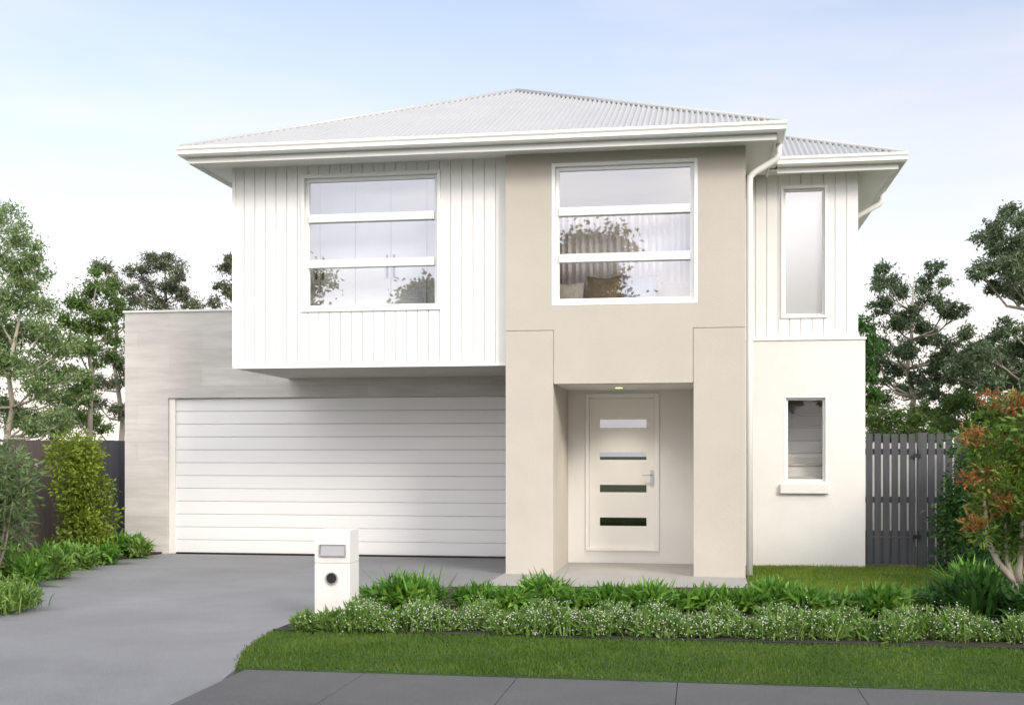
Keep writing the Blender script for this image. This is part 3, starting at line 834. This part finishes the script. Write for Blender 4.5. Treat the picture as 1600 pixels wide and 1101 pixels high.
def make_tree(name, label, cat, base, clusters, top, leafm, barkm, dens=1500, L=.16, W=.055, r0=.16, group=None, droop=.5, flat=.75, limb_r=.34, lean=0.0, subs=9):
    base = Vector(base); top = Vector(top)
    r0 *= .72
    root = thing(name, label, cat, base, group)
    mb = MB()
    n = 9; pts = []; rad = []
    wob = [Vector((random.uniform(-1, 1), random.uniform(-1, 1), 0)) * (top - base).length * .018 for _ in range(n)]
    for k in range(n):
        t = k / (n - 1)
        pts.append(base.lerp(top, t) + (wob[k] if 0 < k < n - 1 else Vector((0, 0, 0))))
        rad.append(r0 * ((1 - t) ** .8 * .85 + .12) * (1.25 if k == 0 else 1))
    mb.tube(pts, rad, 8)
    for (c, r) in clusters:
        c = Vector(c)
        d = [(p - c).length + max(0, (p.z - c.z) + .25 * (c - p).xy.length) * 3 for p in pts]
        k = max(1, min(range(n), key=lambda i: d[i]))
        s = pts[k]
        mid = s.lerp(c, .5) + Vector((random.uniform(-.1, .1), random.uniform(-.1, .1), -.12)) * (c - s).length
        q = [s, s.lerp(mid, .55), mid, mid.lerp(c, .55), c]
        rr = min(rad[k] * .8, r0 * limb_r)
        mb.tube(q, [rr, rr * .85, rr * .65, rr * .45, rr * .2], 6)
        for _ in range(4):
            e = c + Vector(in_ball(1, r * .8, .8, .3)[0])
            f = mid.lerp(c, random.uniform(.3, .9))
            mb.tube([f, f.lerp(e, .5) + Vector((0, 0, .06 * r)), e], [rr * .35, rr * .25, rr * .1], 5)
    mb.build('trunk', barkm, root, smooth=True)
    LS = 1.0 if group else .58
    P, C = crown_points(clusters, dens * (1 if group else 2.7), subs, flat)
    n = len(P)
    D = unit(RNG.normal(size=(n, 3)) + unit(P - C + 1e-4) * .15 + np.array([0, 0, -droop]))
    V = leaves(P, D, L * LS * (.6 + .8 * RNG.random(n)), W * LS * (.8 + .7 * RNG.random(n)))
    raw_mesh('crown', V, LEAF_F, leafm, root)
    return root

def clusters_from(px, Y, spread, rs=.94):
    out = []
    for (u, v, r) in px:
        y = Y + random.uniform(-spread, spread)
        p = at(u, v, y)
        out.append((tuple(p), r * rs / FPX * (CY * y - SY * p.x)))
    return out

def gtop(u, v, Y): return tuple(at(u, v, Y))
def gbase(u, Y):
    p = at(u, 700, Y); return (p.x, Y, -.03)

# left side
make_tree('leafy_tree', 'airy bright green tree with pale leaning trunk, tallest by the brown fence', 'tree', gbase(-15, 23),
          clusters_from([(55, 395, 26), (40, 440, 34), (25, 520, 40), (70, 510, 30), (110, 540, 26), (60, 570, 34), (100, 660, 30), (130, 620, 24), (45, 660, 36), (0, 345, 40), (30, 375, 38), (12, 410, 42), (55, 420, 30), (-20, 400, 50), (30, 455, 45), (-5, 490, 50), (60, 480, 34), (40, 525, 50), (85, 545, 34), (10, 570, 50), (60, 600, 44), (95, 625, 36), (20, 640, 50), (70, 655, 42), (-30, 560, 60), (-40, 470, 60), (115, 585, 26), (-60, 620, 60)], 23, 1.2),
          gtop(40, 440, 23), M['leaf_bright'], M['bark_pale'], 1350, .15, .06, .13, droop=.2)
make_tree('leafy_tree', 'dense mid green tree between the airy tree and the garage', 'tree', gbase(125, 25),
          clusters_from([(160, 440, 32), (128, 470, 34), (172, 480, 32), (145, 505, 40), (110, 505, 28), (175, 525, 26), (120, 545, 34), (155, 555, 28), (100, 590, 30), (135, 600, 26), (115, 640, 34), (150, 665, 26), (85, 670, 30)], 25, 1.0),
          gtop(150, 450, 25), M['leaf_mid'], M['bark_grey'], 1900, .15, .06, .13, droop=.2)
make_tree('gum_tree', 'slender grey gum tree close beside the garage wall', 'tree', gbase(186, 34),
          clusters_from([(160, 418, 22), (180, 440, 20), (205, 500, 26), (180, 560, 24), (160, 595, 22), (195, 590, 24), (150, 630, 20), (185, 640, 22), (205, 545, 20), (140, 655, 22)], 34, 1.0),
          gtop(180, 430, 34), M['leaf_gum'], M['bark_grey'], 1500, .2, .06, .16)
make_tree('gum_tree', 'broad olive gum crown rising above the garage parapet', 'tree', gbase(258, 36),
          clusters_from([(215, 425, 22), (240, 412, 24), (268, 412, 24), (280, 430, 18), (228, 450, 20), (258, 445, 26), (290, 462, 22), (215, 470, 20), (248, 480, 26), (305, 475, 18), (200, 455, 16), (275, 495, 26), (230, 510, 26), (300, 520, 26)], 36, 1.4),
          gtop(258, 425, 36), M['leaf_gum'], M['bark_grey'], 1500, .2, .06, .2)
make_tree('gum_tree', 'olive gum tree half hidden by the white cladded box', 'tree', gbase(372, 37),
          clusters_from([(352, 418, 18), (372, 410, 22), (345, 445, 14), (360, 460, 20), (340, 472, 14), (385, 440, 26), (375, 490, 26), (350, 510, 22)], 37, 1.2),
          gtop(370, 420, 37), M['leaf_gum'], M['bark_grey'], 1500, .2, .06, .2)
# right side
make_tree('gum_tree', 'tall dark gum tree with pale straight trunk behind the picket gate', 'tree', gbase(1420, 34),
          clusters_from([(1380, 480, 26), (1365, 560, 26), (1400, 540, 22), (1500, 560, 26), (1465, 560, 26), (1450, 610, 24), (1510, 520, 20), (1380, 620, 24), (1490, 620, 26), (1385, 430, 24), (1372, 445, 16), (1408, 452, 22), (1462, 415, 17), (1446, 435, 16), (1478, 440, 16), (1448, 462, 28), (1425, 490, 26), (1478, 480, 26), (1500, 488, 18), (1400, 510, 26), (1450, 520, 30), (1375, 535, 22), (1420, 548, 26), (1480, 540, 26), (1395, 575, 24), (1440, 585, 28), (1370, 590, 22), (1480, 590, 28), (1412, 610, 22)], 34, 1.5),
          gtop(1428, 440, 34), M['leaf_gum_green'], M['bark_pale'], 1600, .2, .065, .17)
make_tree('gum_tree', 'big dark gum tree with layered crown above the red-tipped shrub', 'tree', gbase(1640, 30),
          clusters_from([(1560, 350, 22), (1575, 395, 30), (1600, 430, 34), (1540, 550, 30), (1570, 545, 32), (1600, 560, 34), (1520, 590, 26), (1555, 600, 30), (1590, 610, 30), (1580, 333, 24), (1600, 345, 24), (1540, 372, 22), (1562, 380, 24), (1592, 372, 26), (1530, 425, 20), (1550, 412, 26), (1585, 415, 30), (1565, 448, 24), (1595, 455, 30), (1610, 400, 40), (1640, 360, 50), (1650, 440, 50), (1575, 515, 28), (1600, 530, 34), (1545, 530, 22), (1520, 560, 30), (1555, 572, 32), (1500, 580, 26), (1590, 580, 36), (1640, 520, 50), (1640, 590, 50), (1690, 480, 60)], 30, 1.6),
          gtop(1632, 380, 30), M['leaf_gum_green'], M['bark_grey'], 1700, .19, .065, .2)
make_tree('gum_tree', 'dark dense tree touching the corner of the white wing', 'tree', gbase(1345, 29),
          clusters_from([(1345, 505, 24), (1358, 540, 24), (1350, 580, 24), (1330, 540, 30), (1330, 600, 30), (1362, 610, 20)], 29, .8),
          gtop(1345, 520, 29), M['leaf_dark'], M['bark_grey'], 2300, .16, .06, .14)
make_tree('bushy_tree', 'low green bushy tree showing just above the picket gate', 'tree', gbase(1390, 31),
          clusters_from([(1365, 630, 30), (1385, 650, 34), (1420, 655, 30), (1440, 645, 28), (1400, 675, 34), (1440, 680, 34), (1365, 675, 30)], 31, 1.2),
          gtop(1395, 645, 31), M['leaf_mid'], M['bark_grey'], 2000, .16, .065, .1)
make_tree('bushy_tree', 'rounded bushy tree between the gum trunks behind the hedge', 'tree', gbase(1505, 33),
          clusters_from([(1470, 640, 30), (1500, 625, 32), (1530, 640, 34), (1480, 665, 34), (1520, 670, 34), (1560, 650, 36), (1590, 640, 40), (1560, 685, 40)], 33, 1.2),
          gtop(1510, 640, 33), M['leaf_mid'], M['bark_grey'], 2000, .17, .065, .12)

# street trees on the far side of the road: they shade the footpath and show in the window glass
def street_tree(x, y, h, w, k, label):
    cl = []
    for i in range(16):
        z = h * (.42 + .52 * (i + .5) / 16)
        rr = w * (1 - abs((i + .5) / 16 - .42) * 1.15)
        a = i * 2.4 + k
        q = .62 if i % 2 else .25
        cl.append(((x + math.cos(a) * rr * q, y + math.sin(a) * rr * q, z), w * .42))
    make_tree('street_tree', label, 'tree', (x, y, -.03), cl, (x, y, h * .85), M['leaf_street'], M['bark_grey'], 1700, .17, .085, .24, group='street trees across the road')
WORDS = ['first', 'second', 'third', 'fourth', 'fifth', 'sixth', 'seventh', 'eighth', 'ninth', 'tenth', 'eleventh', 'twelfth', 'thirteenth', 'fourteenth', 'fifteenth', 'sixteenth', 'seventeenth', 'eighteenth', 'nineteenth', 'twentieth', 'twenty-first', 'twenty-second', 'twenty-third', 'twenty-fourth']
for k, (x, y, h, w) in enumerate([(-13.5, -4.5, 8.2, 2.6), (-8.6, -5.2, 7.4, 2.2), (-3.6, -4.6, 8.6, 2.6), (1.6, -4.2, 7.4, 2.4), (5.4, -4.6, 8.6, 2.9), (9.6, -3.6, 8.8, 3.0), (13.6, -4.2, 9.0, 3.0), (18.5, -4.2, 8.8, 3.0)]):
    street_tree(x, y, h, w, k, f'street tree across the road, {WORDS[k]} along from the driveway end, mirrored in the upper windows')

# ------------------------------------------------------------------ shrubs and flowers
def strap_plant(name, label, loc, r, h, m, n=90, group=None, w=.034, cat='plant', parent_mat=None):
    loc = np.array(loc)
    b = loc + np.concatenate([RNG.normal(size=(n, 2)) * r * .28, np.zeros((n, 1))], 1)
    az = RNG.random(n) * 2 * np.pi
    lean = np.abs(RNG.normal(0, .48, n)) + .08
    L = np.sqrt(h * h + (r * .75) ** 2) * (.65 + .6 * RNG.random(n))
    V, F = blades(b, az, lean, L, w * (.7 + .6 * RNG.random(n)), .12 + .38 * RNG.random(n))
    root = bpy.data.objects.new(name, None); COL.objects.link(root); root.location = tuple(loc); ORG[root.name] = Vector(loc)
    tag(root, label, cat, group)
    raw_mesh('leaves', V, F, m, root)
    # short broad leaves filling the heart of the clump
    k = n * 3
    P = loc + in_ball(k, 1, 1, .5) * np.array([r * .75, r * .75, h * .33]) + np.array([0, 0, h * .36])
    P[:, 2] = np.maximum(P[:, 2], loc[2] + .01)
    D = unit(P - loc + RNG.normal(size=(k, 3)) * .12)
    raw_mesh('inner_leaves', leaves(P, D, .13 * (.6 + .8 * RNG.random(k)), .045, .3), LEAF_F, m, root)
    return root

BED_LABELS = [
    (640, 952, 893, 66, 'big lush green shrub just behind the white letterbox'),
    (590, 945, 918, 30, 'small dark shrub tucked between letterbox and the big shrub'),
    (745, 945, 916, 42, 'low strappy plant at the driveway corner of the path'),
    (800, 950, 922, 34, 'small strappy plant in front of the garage-side entry pier'),
    (848, 945, 896, 50, 'tall strappy plant standing before the garage-side entry pier'),
    (905, 950, 922, 40, 'dark strappy plant just past the tall one at the pier'),
    (957, 952, 912, 44, 'bright arching plant below the hinge side of the front door'),
    (1010, 956, 908, 48, 'wide arching plant below the front door handle'),
    (1062, 952, 925, 36, 'low strappy plant in front of the porch edge'),
    (1112, 952, 918, 40, 'upright strappy plant in front of the wing-side entry pier'),
    (1160, 955, 922, 36, 'low strappy plant at the foot of the white downpipe'),
    (1212, 955, 900, 48, 'light green spiky plant where the side lawn meets the bed'),
    (1262, 962, 915, 40, 'dark arching plant below the small lower window'),
    (1318, 958, 930, 34, 'low strappy plant below the corner of the white wing'),
    (1385, 962, 912, 52, 'wide strappy plant in front of the picket gate'),
    (1440, 955, 918, 36, 'dark strappy plant at the hedge end of the side lawn')]
for (u, vb, vt, hw, lab) in BED_LABELS:
    g_ = gp(u, vb, .03)
    k = (CY * g_.y - SY * g_.x) / FPX
    strap_plant('strap_plant', lab, tuple(g_), hw * k, (vb - vt) * k * 1.0, M['leaf_strap'], 120 + int(hw), 'strappy plants along the back of the front bed', w=.032)

def clump(label, loc, r, h, n=420, fl=120, group='white-flowering groundcover along the lawn edge', leafm='leaf_cover', name='groundcover'):
    loc = np.array(loc)
    root = thing(name, label, 'plant', tuple(loc), group)
    d = in_ball(n, 1, 1, .33); d[:, 2] = np.abs(d[:, 2])
    lump = 1 + .22 * np.sin(d[:, :1] * 5 + loc[0] * 7) * np.cos(d[:, 1:2] * 6)
    P = loc + d * lump * np.array([r, r * .8, h * .85])
    D = unit(d * .6 + np.array([0, 0, .55]) + RNG.normal(size=(n, 3)) * .45)
    raw_mesh('foliage', leaves(P, D, .085 * (.6 + .9 * RNG.random(n)), .024, .2), LEAF_F, M[leafm], root)
    nb = n // 3
    b = loc + np.concatenate([RNG.normal(size=(nb, 2)) * r * .45, np.zeros((nb, 1))], 1)
    V, F = blades(b, RNG.random(nb) * 6.283, np.abs(RNG.normal(0, .5, nb)), h * (.75 + .75 * RNG.random(nb) ** 2), np.full(nb, .012), .15 + .3 * RNG.random(nb), 4)
    raw_mesh('stems', V, F, M[leafm], root)
    # flowers: five-petalled stars on top
    d = in_ball(fl, 1, 1, .2); d[:, 2] = np.abs(d[:, 2]) ** .8
    C = loc + d * np.array([r * 1.05, r * .85, h * 1.05]) * (1 + .22 * np.abs(RNG.normal(size=(fl, 1)))) + np.array([0, 0, .01])
    vs = []
    for k in range(5):
        a = RNG.random(fl) * .3 + k * 1.2566
        N = unit(d + RNG.normal(size=(fl, 3)) * .4 + np.array([0, -.4, .3]))
        A = unit(np.cross(N, np.array([.3, .1, 1.0]))); B = np.cross(N, A)
        dirv = A * np.cos(a)[:, None] + B * np.sin(a)[:, None]; sid = np.cross(N, dirv)
        s = (.0078 * (.6 + .6 * RNG.random(fl)))[:, None]
        vs.append(np.stack([C, C + dirv * s * .6 + sid * s * .35, C + dirv * s + N * s * .15, C + dirv * s * .6 - sid * s * .35], 1))
    tag(raw_mesh('flowers', np.concatenate(vs), LEAF_F, M['petal'], root), kind='stuff')
    return root

us = [470, 512, 556, 600, 645, 690, 735, 782, 828, 874, 922, 968, 1016, 1062, 1110, 1158, 1206, 1254, 1302, 1350, 1398, 1446, 1496, 1545, 1600, 1655, 1710]
for i, u in enumerate(us):
    vb = 984 + (u - 470) * .0195 + random.uniform(-3, 2)
    g_ = gp(u + random.uniform(-5, 5), vb, .03)
    k = (CY * g_.y - SY * g_.x) / FPX
    vis = random.uniform(21, 36) if i > 1 else random.uniform(19, 25)
    if i == 0: lab = 'white-flowering groundcover clump at the driveway end of the bed'
    elif i == 1: lab = 'green groundcover clump directly in front of the white letterbox'
    elif i == 23: lab = 'white-flowering groundcover clump beside the pale trunk of the red-tipped shrub'
    elif i > 23: lab = ['white-flowering groundcover clump just past the red-tipped shrub trunk', 'white-flowering groundcover clump second past the red-tipped shrub trunk', 'white-flowering groundcover clump third past the red-tipped shrub trunk'][i - 24]
    else: lab = f'white-flowering groundcover clump, {WORDS[i - 2]} past the letterbox along the lawn edge'
    clump(lab, (g_.x, g_.y + random.uniform(.02, .18), .03), vis * k * random.uniform(.85, 1.1), vis * k * random.uniform(1.0, 1.35), fl=(40 if i == 1 else random.randint(160, 340)))
# second, looser line just behind
for i, u in enumerate(range(575, 1500, 92)):
    g_ = gp(u + random.uniform(-12, 12), 968 + (u - 470) * .015, .03)
    k = (CY * g_.y - SY * g_.x) / FPX
    clump(f'looser white-flowering clump in the inner line, {WORDS[i]} from the letterbox', (g_.x, g_.y, .03), 30 * k, 30 * k, fl=random.randint(100, 240), group='inner line of white-flowering groundcover')

# left bed
LEFT = [(218, 868, 840, 20, 'leaf_cover', 'small pale plant at the very corner of the stone pier and driveway'),
        (128, 886, 850, 26, 'leaf_cover', 'low pale leafy plant hanging over the driveway edge below the climber'),
        (88, 901, 856, 28, 'leaf_cover', 'low pale leafy plant at the bend of the driveway edge'),
        (166, 878, 848, 24, 'leaf_strap', 'short dark plant on the driveway edge near the stone pier'),
        (45, 912, 862, 28, 'leaf_strap', 'short green plant beside the front grassy tuft'),
        (205, 864, 833, 26, 'leaf_strap', 'broad green plant against the foot of the stone garage pier'),
        (180, 868, 828, 30, 'leaf_strap', 'green arching plant second from the garage pier'),
        (150, 872, 838, 32, 'leaf_strap', 'low leafy plant in front of the yellow-green climber'),
        (112, 884, 842, 36, 'leaf_strap', 'bright strappy plant beside the driveway, leaning over the concrete'),
        (70, 893, 842, 38, 'leaf_strap', 'tall strappy plant midway along the driveway bed'),
        (28, 905, 850, 40, 'leaf_cover', 'pale leafy plant behind the front grassy tuft'),
        (55, 862, 826, 30, 'leaf_grey', 'pale spiky plant under the brown fence'),
        (100, 855, 826, 26, 'leaf_strap', 'upright plant close under the climber'),
        (5, 880, 835, 36, 'leaf_strap', 'dark strappy plant at the edge of view by the fence')]
for (u, vb, vt, hw, lm, lab) in LEFT:
    g_ = gp(u, vb, .03); k = (CY * g_.y - SY * g_.x) / FPX
    strap_plant('strap_plant', lab, tuple(g_), hw * k, (vb - vt) * k, M[lm], 80, 'strappy plants beside the driveway', w=.045)
g_ = gp(10, 952, .03)
clump('low grassy tuft with a few white flowers at the driveway flare', (g_.x - .05, g_.y + .15, .03), .30, .30, 700, 40, None, 'leaf_cover')
g_ = gp(-35, 958, .03)
clump('wide grassy tuft cut by the picture edge at the driveway flare', (g_.x, g_.y + .2, .03), .34, .32, 700, 60, None, 'leaf_cover')

def leaf_mass(name, label, cat, blobs, m, n, L, W, stems, barkm=None, droop=0.0, flat=1.0, base=None, extra=None):
    base = base or (blobs[0][0], blobs[0][1], 0)
    root = thing(name, label, cat, base)
    mb = MB()
    for s in stems: mb.tube(s[0], s[1], 7)
    mb.build('stem', barkm or M['bark_grey'], root, smooth=True)
    tot = sum(b[3] ** 2 for b in blobs)
    Ps = []; Ds = []
    for (x, y, z, r) in blobs:
        k = int(n * r * r / tot)
        d = in_ball(k, 1, flat, .30)
        P = np.array([x, y, z]) + d * r * (1 + .14 * RNG.normal(size=(k, 1)))
        Ps.append(P); Ds.append(unit(d) + RNG.normal(size=(k, 3)) * .6 + np.array([0, 0, -droop]))
    P = np.concatenate(Ps); D = np.concatenate(Ds)
    ok = P[:, 2] > .03
    P, D = P[ok], D[ok]
    k = len(P)
    raw_mesh('foliage', leaves(P, D, L * (.6 + .8 * RNG.random(k)), W * (.7 + .6 * RNG.random(k)), .2), LEAF_F, m, root)
    return root

# climber column on the fence
cb = at(122, 840, 16.6)
bl = []
for i in range(34):
    t = (i + .5) / 34; z = .1 + 1.68 * t
    bl.append((cb.x + math.sin(i * 2.4) * (.23 - .04 * t) + .16 * (1 - t), 16.6 + math.cos(i * 1.7) * .2, z, random.uniform(.17, .25)))
leaf_mass('climber', 'yellow-green leafy climber covering part of the brown fence', 'climber', bl, M['leaf_yellow'], 8500, .066, .034,
          [([(cb.x, 16.6, 0), (cb.x + .03, 16.6, .9), (cb.x - .02, 16.6, 1.7)], [.025, .018, .008])], base=(cb.x, 16.6, 0))
# grey-green shrub at the left edge
bl = [(*at(u, v, 13.2 + random.uniform(-.25, .25)), r) for (u, v, r) in [(10, 725, .25), (35, 745, .22), (-15, 750, .30), (20, 780, .28), (-20, 800, .32), (15, 820, .26), (-40, 760, .35), (-35, 840, .3)]]
sb = at(-10, 870, 13.2)
shr = leaf_mass('shrub', 'grey-green shrub with a few white blooms in front of the brown fence', 'shrub', bl, M['leaf_grey'], 3000, .11, .030,
          [([(sb.x, 13.2, 0), (b[0] * .5 + sb.x * .5, 13.2, b[2] * .5), (b[0], b[1], b[2])], [.02, .014, .006]) for b in bl[:6]], base=(sb.x, 13.2, 0))
k = 26
src = np.array([bl[i % 8][:3] for i in range(k)]) + unit(RNG.normal(size=(k, 3))) * .24
vs = [leaves(src, unit(RNG.normal(size=(k, 3)) + np.array([0, -.8, .4])), .045, .035, .1) for _ in range(4)]
tag(raw_mesh('blooms', np.concatenate(vs), LEAF_F, M['petal'], shr), kind='stuff')

# hedge beside the gate
bl = []
for i in range(60):
    t = random.random(); y = 13.9 + 3.4 * random.random(); z = .12 + 1.72 * t
    bl.append((3.62 + random.uniform(-.16, .2) - .10 * (1 - t), y, z, random.uniform(.20, .32)))
leaf_mass('hedge', 'tall dark clipped hedge between the picket gate and the red-tipped shrub', 'hedge', bl, M['leaf_dark'], 15000, .075, .036,
          [([(3.65, y, 0), (3.65, y, 1.6)], [.03, .012]) for y in (14.2, 14.9, 15.6, 16.3, 17.0)], base=(3.62, 15.6, 0))

# red-tipped standard shrub
tb = Vector((2.84, 11.4, .03))
pt = thing('red_tip_shrub', 'small tree with orange-red leaf tips and pale forked trunk', 'tree', tuple(tb))
mb = MB()
mb.tube([tb, tb + Vector((-.02, 0, .18)), tb + Vector((-.01, .01, .40))], [.050, .040, .042], 9)
fork = tb + Vector((-.01, .01, .39))
arms = [(-.10, .05, .95), (.02, -.06, 1.05), (.14, .04, 1.0), (-.30, .0, 1.25), (.34, .06, 1.2), (.08, .16, 1.3)]
for a in arms:
    e = tb + Vector(a); mid = fork.lerp(e, .5) + Vector((a[0] * .35, a[1] * .3, -.04))
    mb.tube([fork, fork.lerp(mid, .5) + Vector((a[0] * .12, 0, 0)), mid, e], [.034, .030, .024, .009], 7)
mb.build('trunk', M['bark_pale'], pt, smooth=True)
gb, rb = [], []
for (u, v, r, red) in [(1545, 660, 30, 0), (1585, 640, 36, 0), (1610, 680, 45, 0), (1560, 700, 42, 0), (1530, 690, 28, 0), (1590, 730, 46, 0), (1545, 740, 36, 0), (1575, 770, 44, 0), (1540, 785, 30, 0), (1610, 760, 50, 0), (1530, 830, 26, 0), (1560, 815, 36, 0), (1600, 810, 44, 0), (1640, 720, 60, 0), (1650, 800, 60, 0), (1640, 640, 50, 0), (1575, 850, 26, 0), (1620, 850, 34, 0),
                       (1545, 622, 18, 1), (1585, 632, 24, 1), (1600, 640, 20, 1), (1512, 678, 18, 1), (1525, 685, 16, 1), (1530, 745, 22, 1), (1512, 750, 14, 1), (1580, 738, 18, 1), (1562, 790, 18, 1), (1570, 778, 14, 1), (1515, 816, 16, 1), (1530, 818, 12, 1), (1605, 790, 16, 1), (1600, 700, 18, 1), (1640, 680, 24, 1), (1555, 690, 12, 1)]:
    y = 11.4 + random.uniform(-.28, .28) - (.22 if red else 0)
    p = at(u, v, y); rr = r / FPX * (CY * y - SY * p.x)
    (rb if red else gb).append((p, rr))
for nm, bb, m, n, L, W in (('crown', gb, M['leaf_olive'], 6200, .068, .026), ('red_tips', rb, M['leaf_red'], 1000, .058, .021)):
    tot = sum(r * r for _, r in bb); Ps, Ds = [], []
    for p, r in bb:
        k = int(n * r * r / tot); d = in_ball(k, 1, .8, .36)
        Ps.append(np.array(p) + d * r); Ds.append(unit(d) * .8 + RNG.normal(size=(k, 3)) * .55 + np.array([0, -.15, .25]))
    P = np.concatenate(Ps); D = np.concatenate(Ds); k = len(P)
    raw_mesh(nm, leaves(P, D, L * (.6 + .8 * RNG.random(k)), W * (.7 + .6 * RNG.random(k)), .2), LEAF_F, m, pt)

# big-leaved plants under it
for (u, vb, vt, hw, lm, lab) in [(1490, 968, 885, 50, 'leaf_dark', 'large dark arching plant in front of the hedge'),
                                 (1535, 978, 850, 44, 'leaf_dark', 'tall dark fan-leaved plant just behind the pale trunk'),
                                 (1515, 940, 855, 40, 'leaf_strap', 'bright green fern-like plant at the hedge foot'),
                                 (1625, 985, 880, 60, 'leaf_dark', 'dark strappy plant behind the red-tipped shrub trunk'),
                                 (1570, 950, 870, 50, 'leaf_strap', 'mid green strappy plant between trunk and hedge')]:
    g_ = gp(u, vb, .03); k = (CY * g_.y - SY * g_.x) / FPX
    strap_plant('strap_plant', lab, tuple(g_), hw * k, (vb - vt) * k * .9, M[lm], 120, 'strappy plants by the hedge', w=.045)

# ------------------------------------------------------------------ grass
def grass(name, pts_fn, n, h, m, label):
    P = pts_fn(n); n = len(P)
    D = RNG.normal(size=(n, 3)) * .38 + np.array([0, 0, 1.0])
    D = unit(D); S = unit(np.cross(D, RNG.normal(size=(n, 3))))
    L = (h * (.5 + .8 * RNG.random(n)) * (1 + .28 * np.sin(P[:, 0] * 2.3 + np.sin(P[:, 1] * 3.1) * 2) * np.cos(P[:, 1] * 2.7 + P[:, 0])))[:, None]
    V = np.stack([P - S * .0045, P + S * .0045, P + D * L], 1)
    o = raw_mesh(name, V, [(0, 1, 2)], m)
    return tag(o, label, 'grass', kind='stuff')
def front_pts(n):
    P = np.stack([RNG.uniform(-3.82, 6.0, n), RNG.uniform(8.43, 10.21, n), np.full(n, .012)], 1)
    xl = np.interp(P[:, 1], [8.42, 8.9, 9.45, 10.0, 10.25], [-3.40, -3.57, -3.71, -3.78, -3.79])
    return P[P[:, 0] > xl - .05 * RNG.random(n) ** 2 - .01]
grass('grass', front_pts, 80000, .032, M['grass'], 'short mown dark green grass of the front strip')
def side_pts(n):
    P = np.stack([RNG.uniform(.57, 3.5, n), RNG.uniform(13.9, 17.33, n), np.full(n, .010)], 1)
    return P
grass('side_grass', side_pts, 26000, .045, M['grass_side'], 'yellow-green grass beside the wing wall')
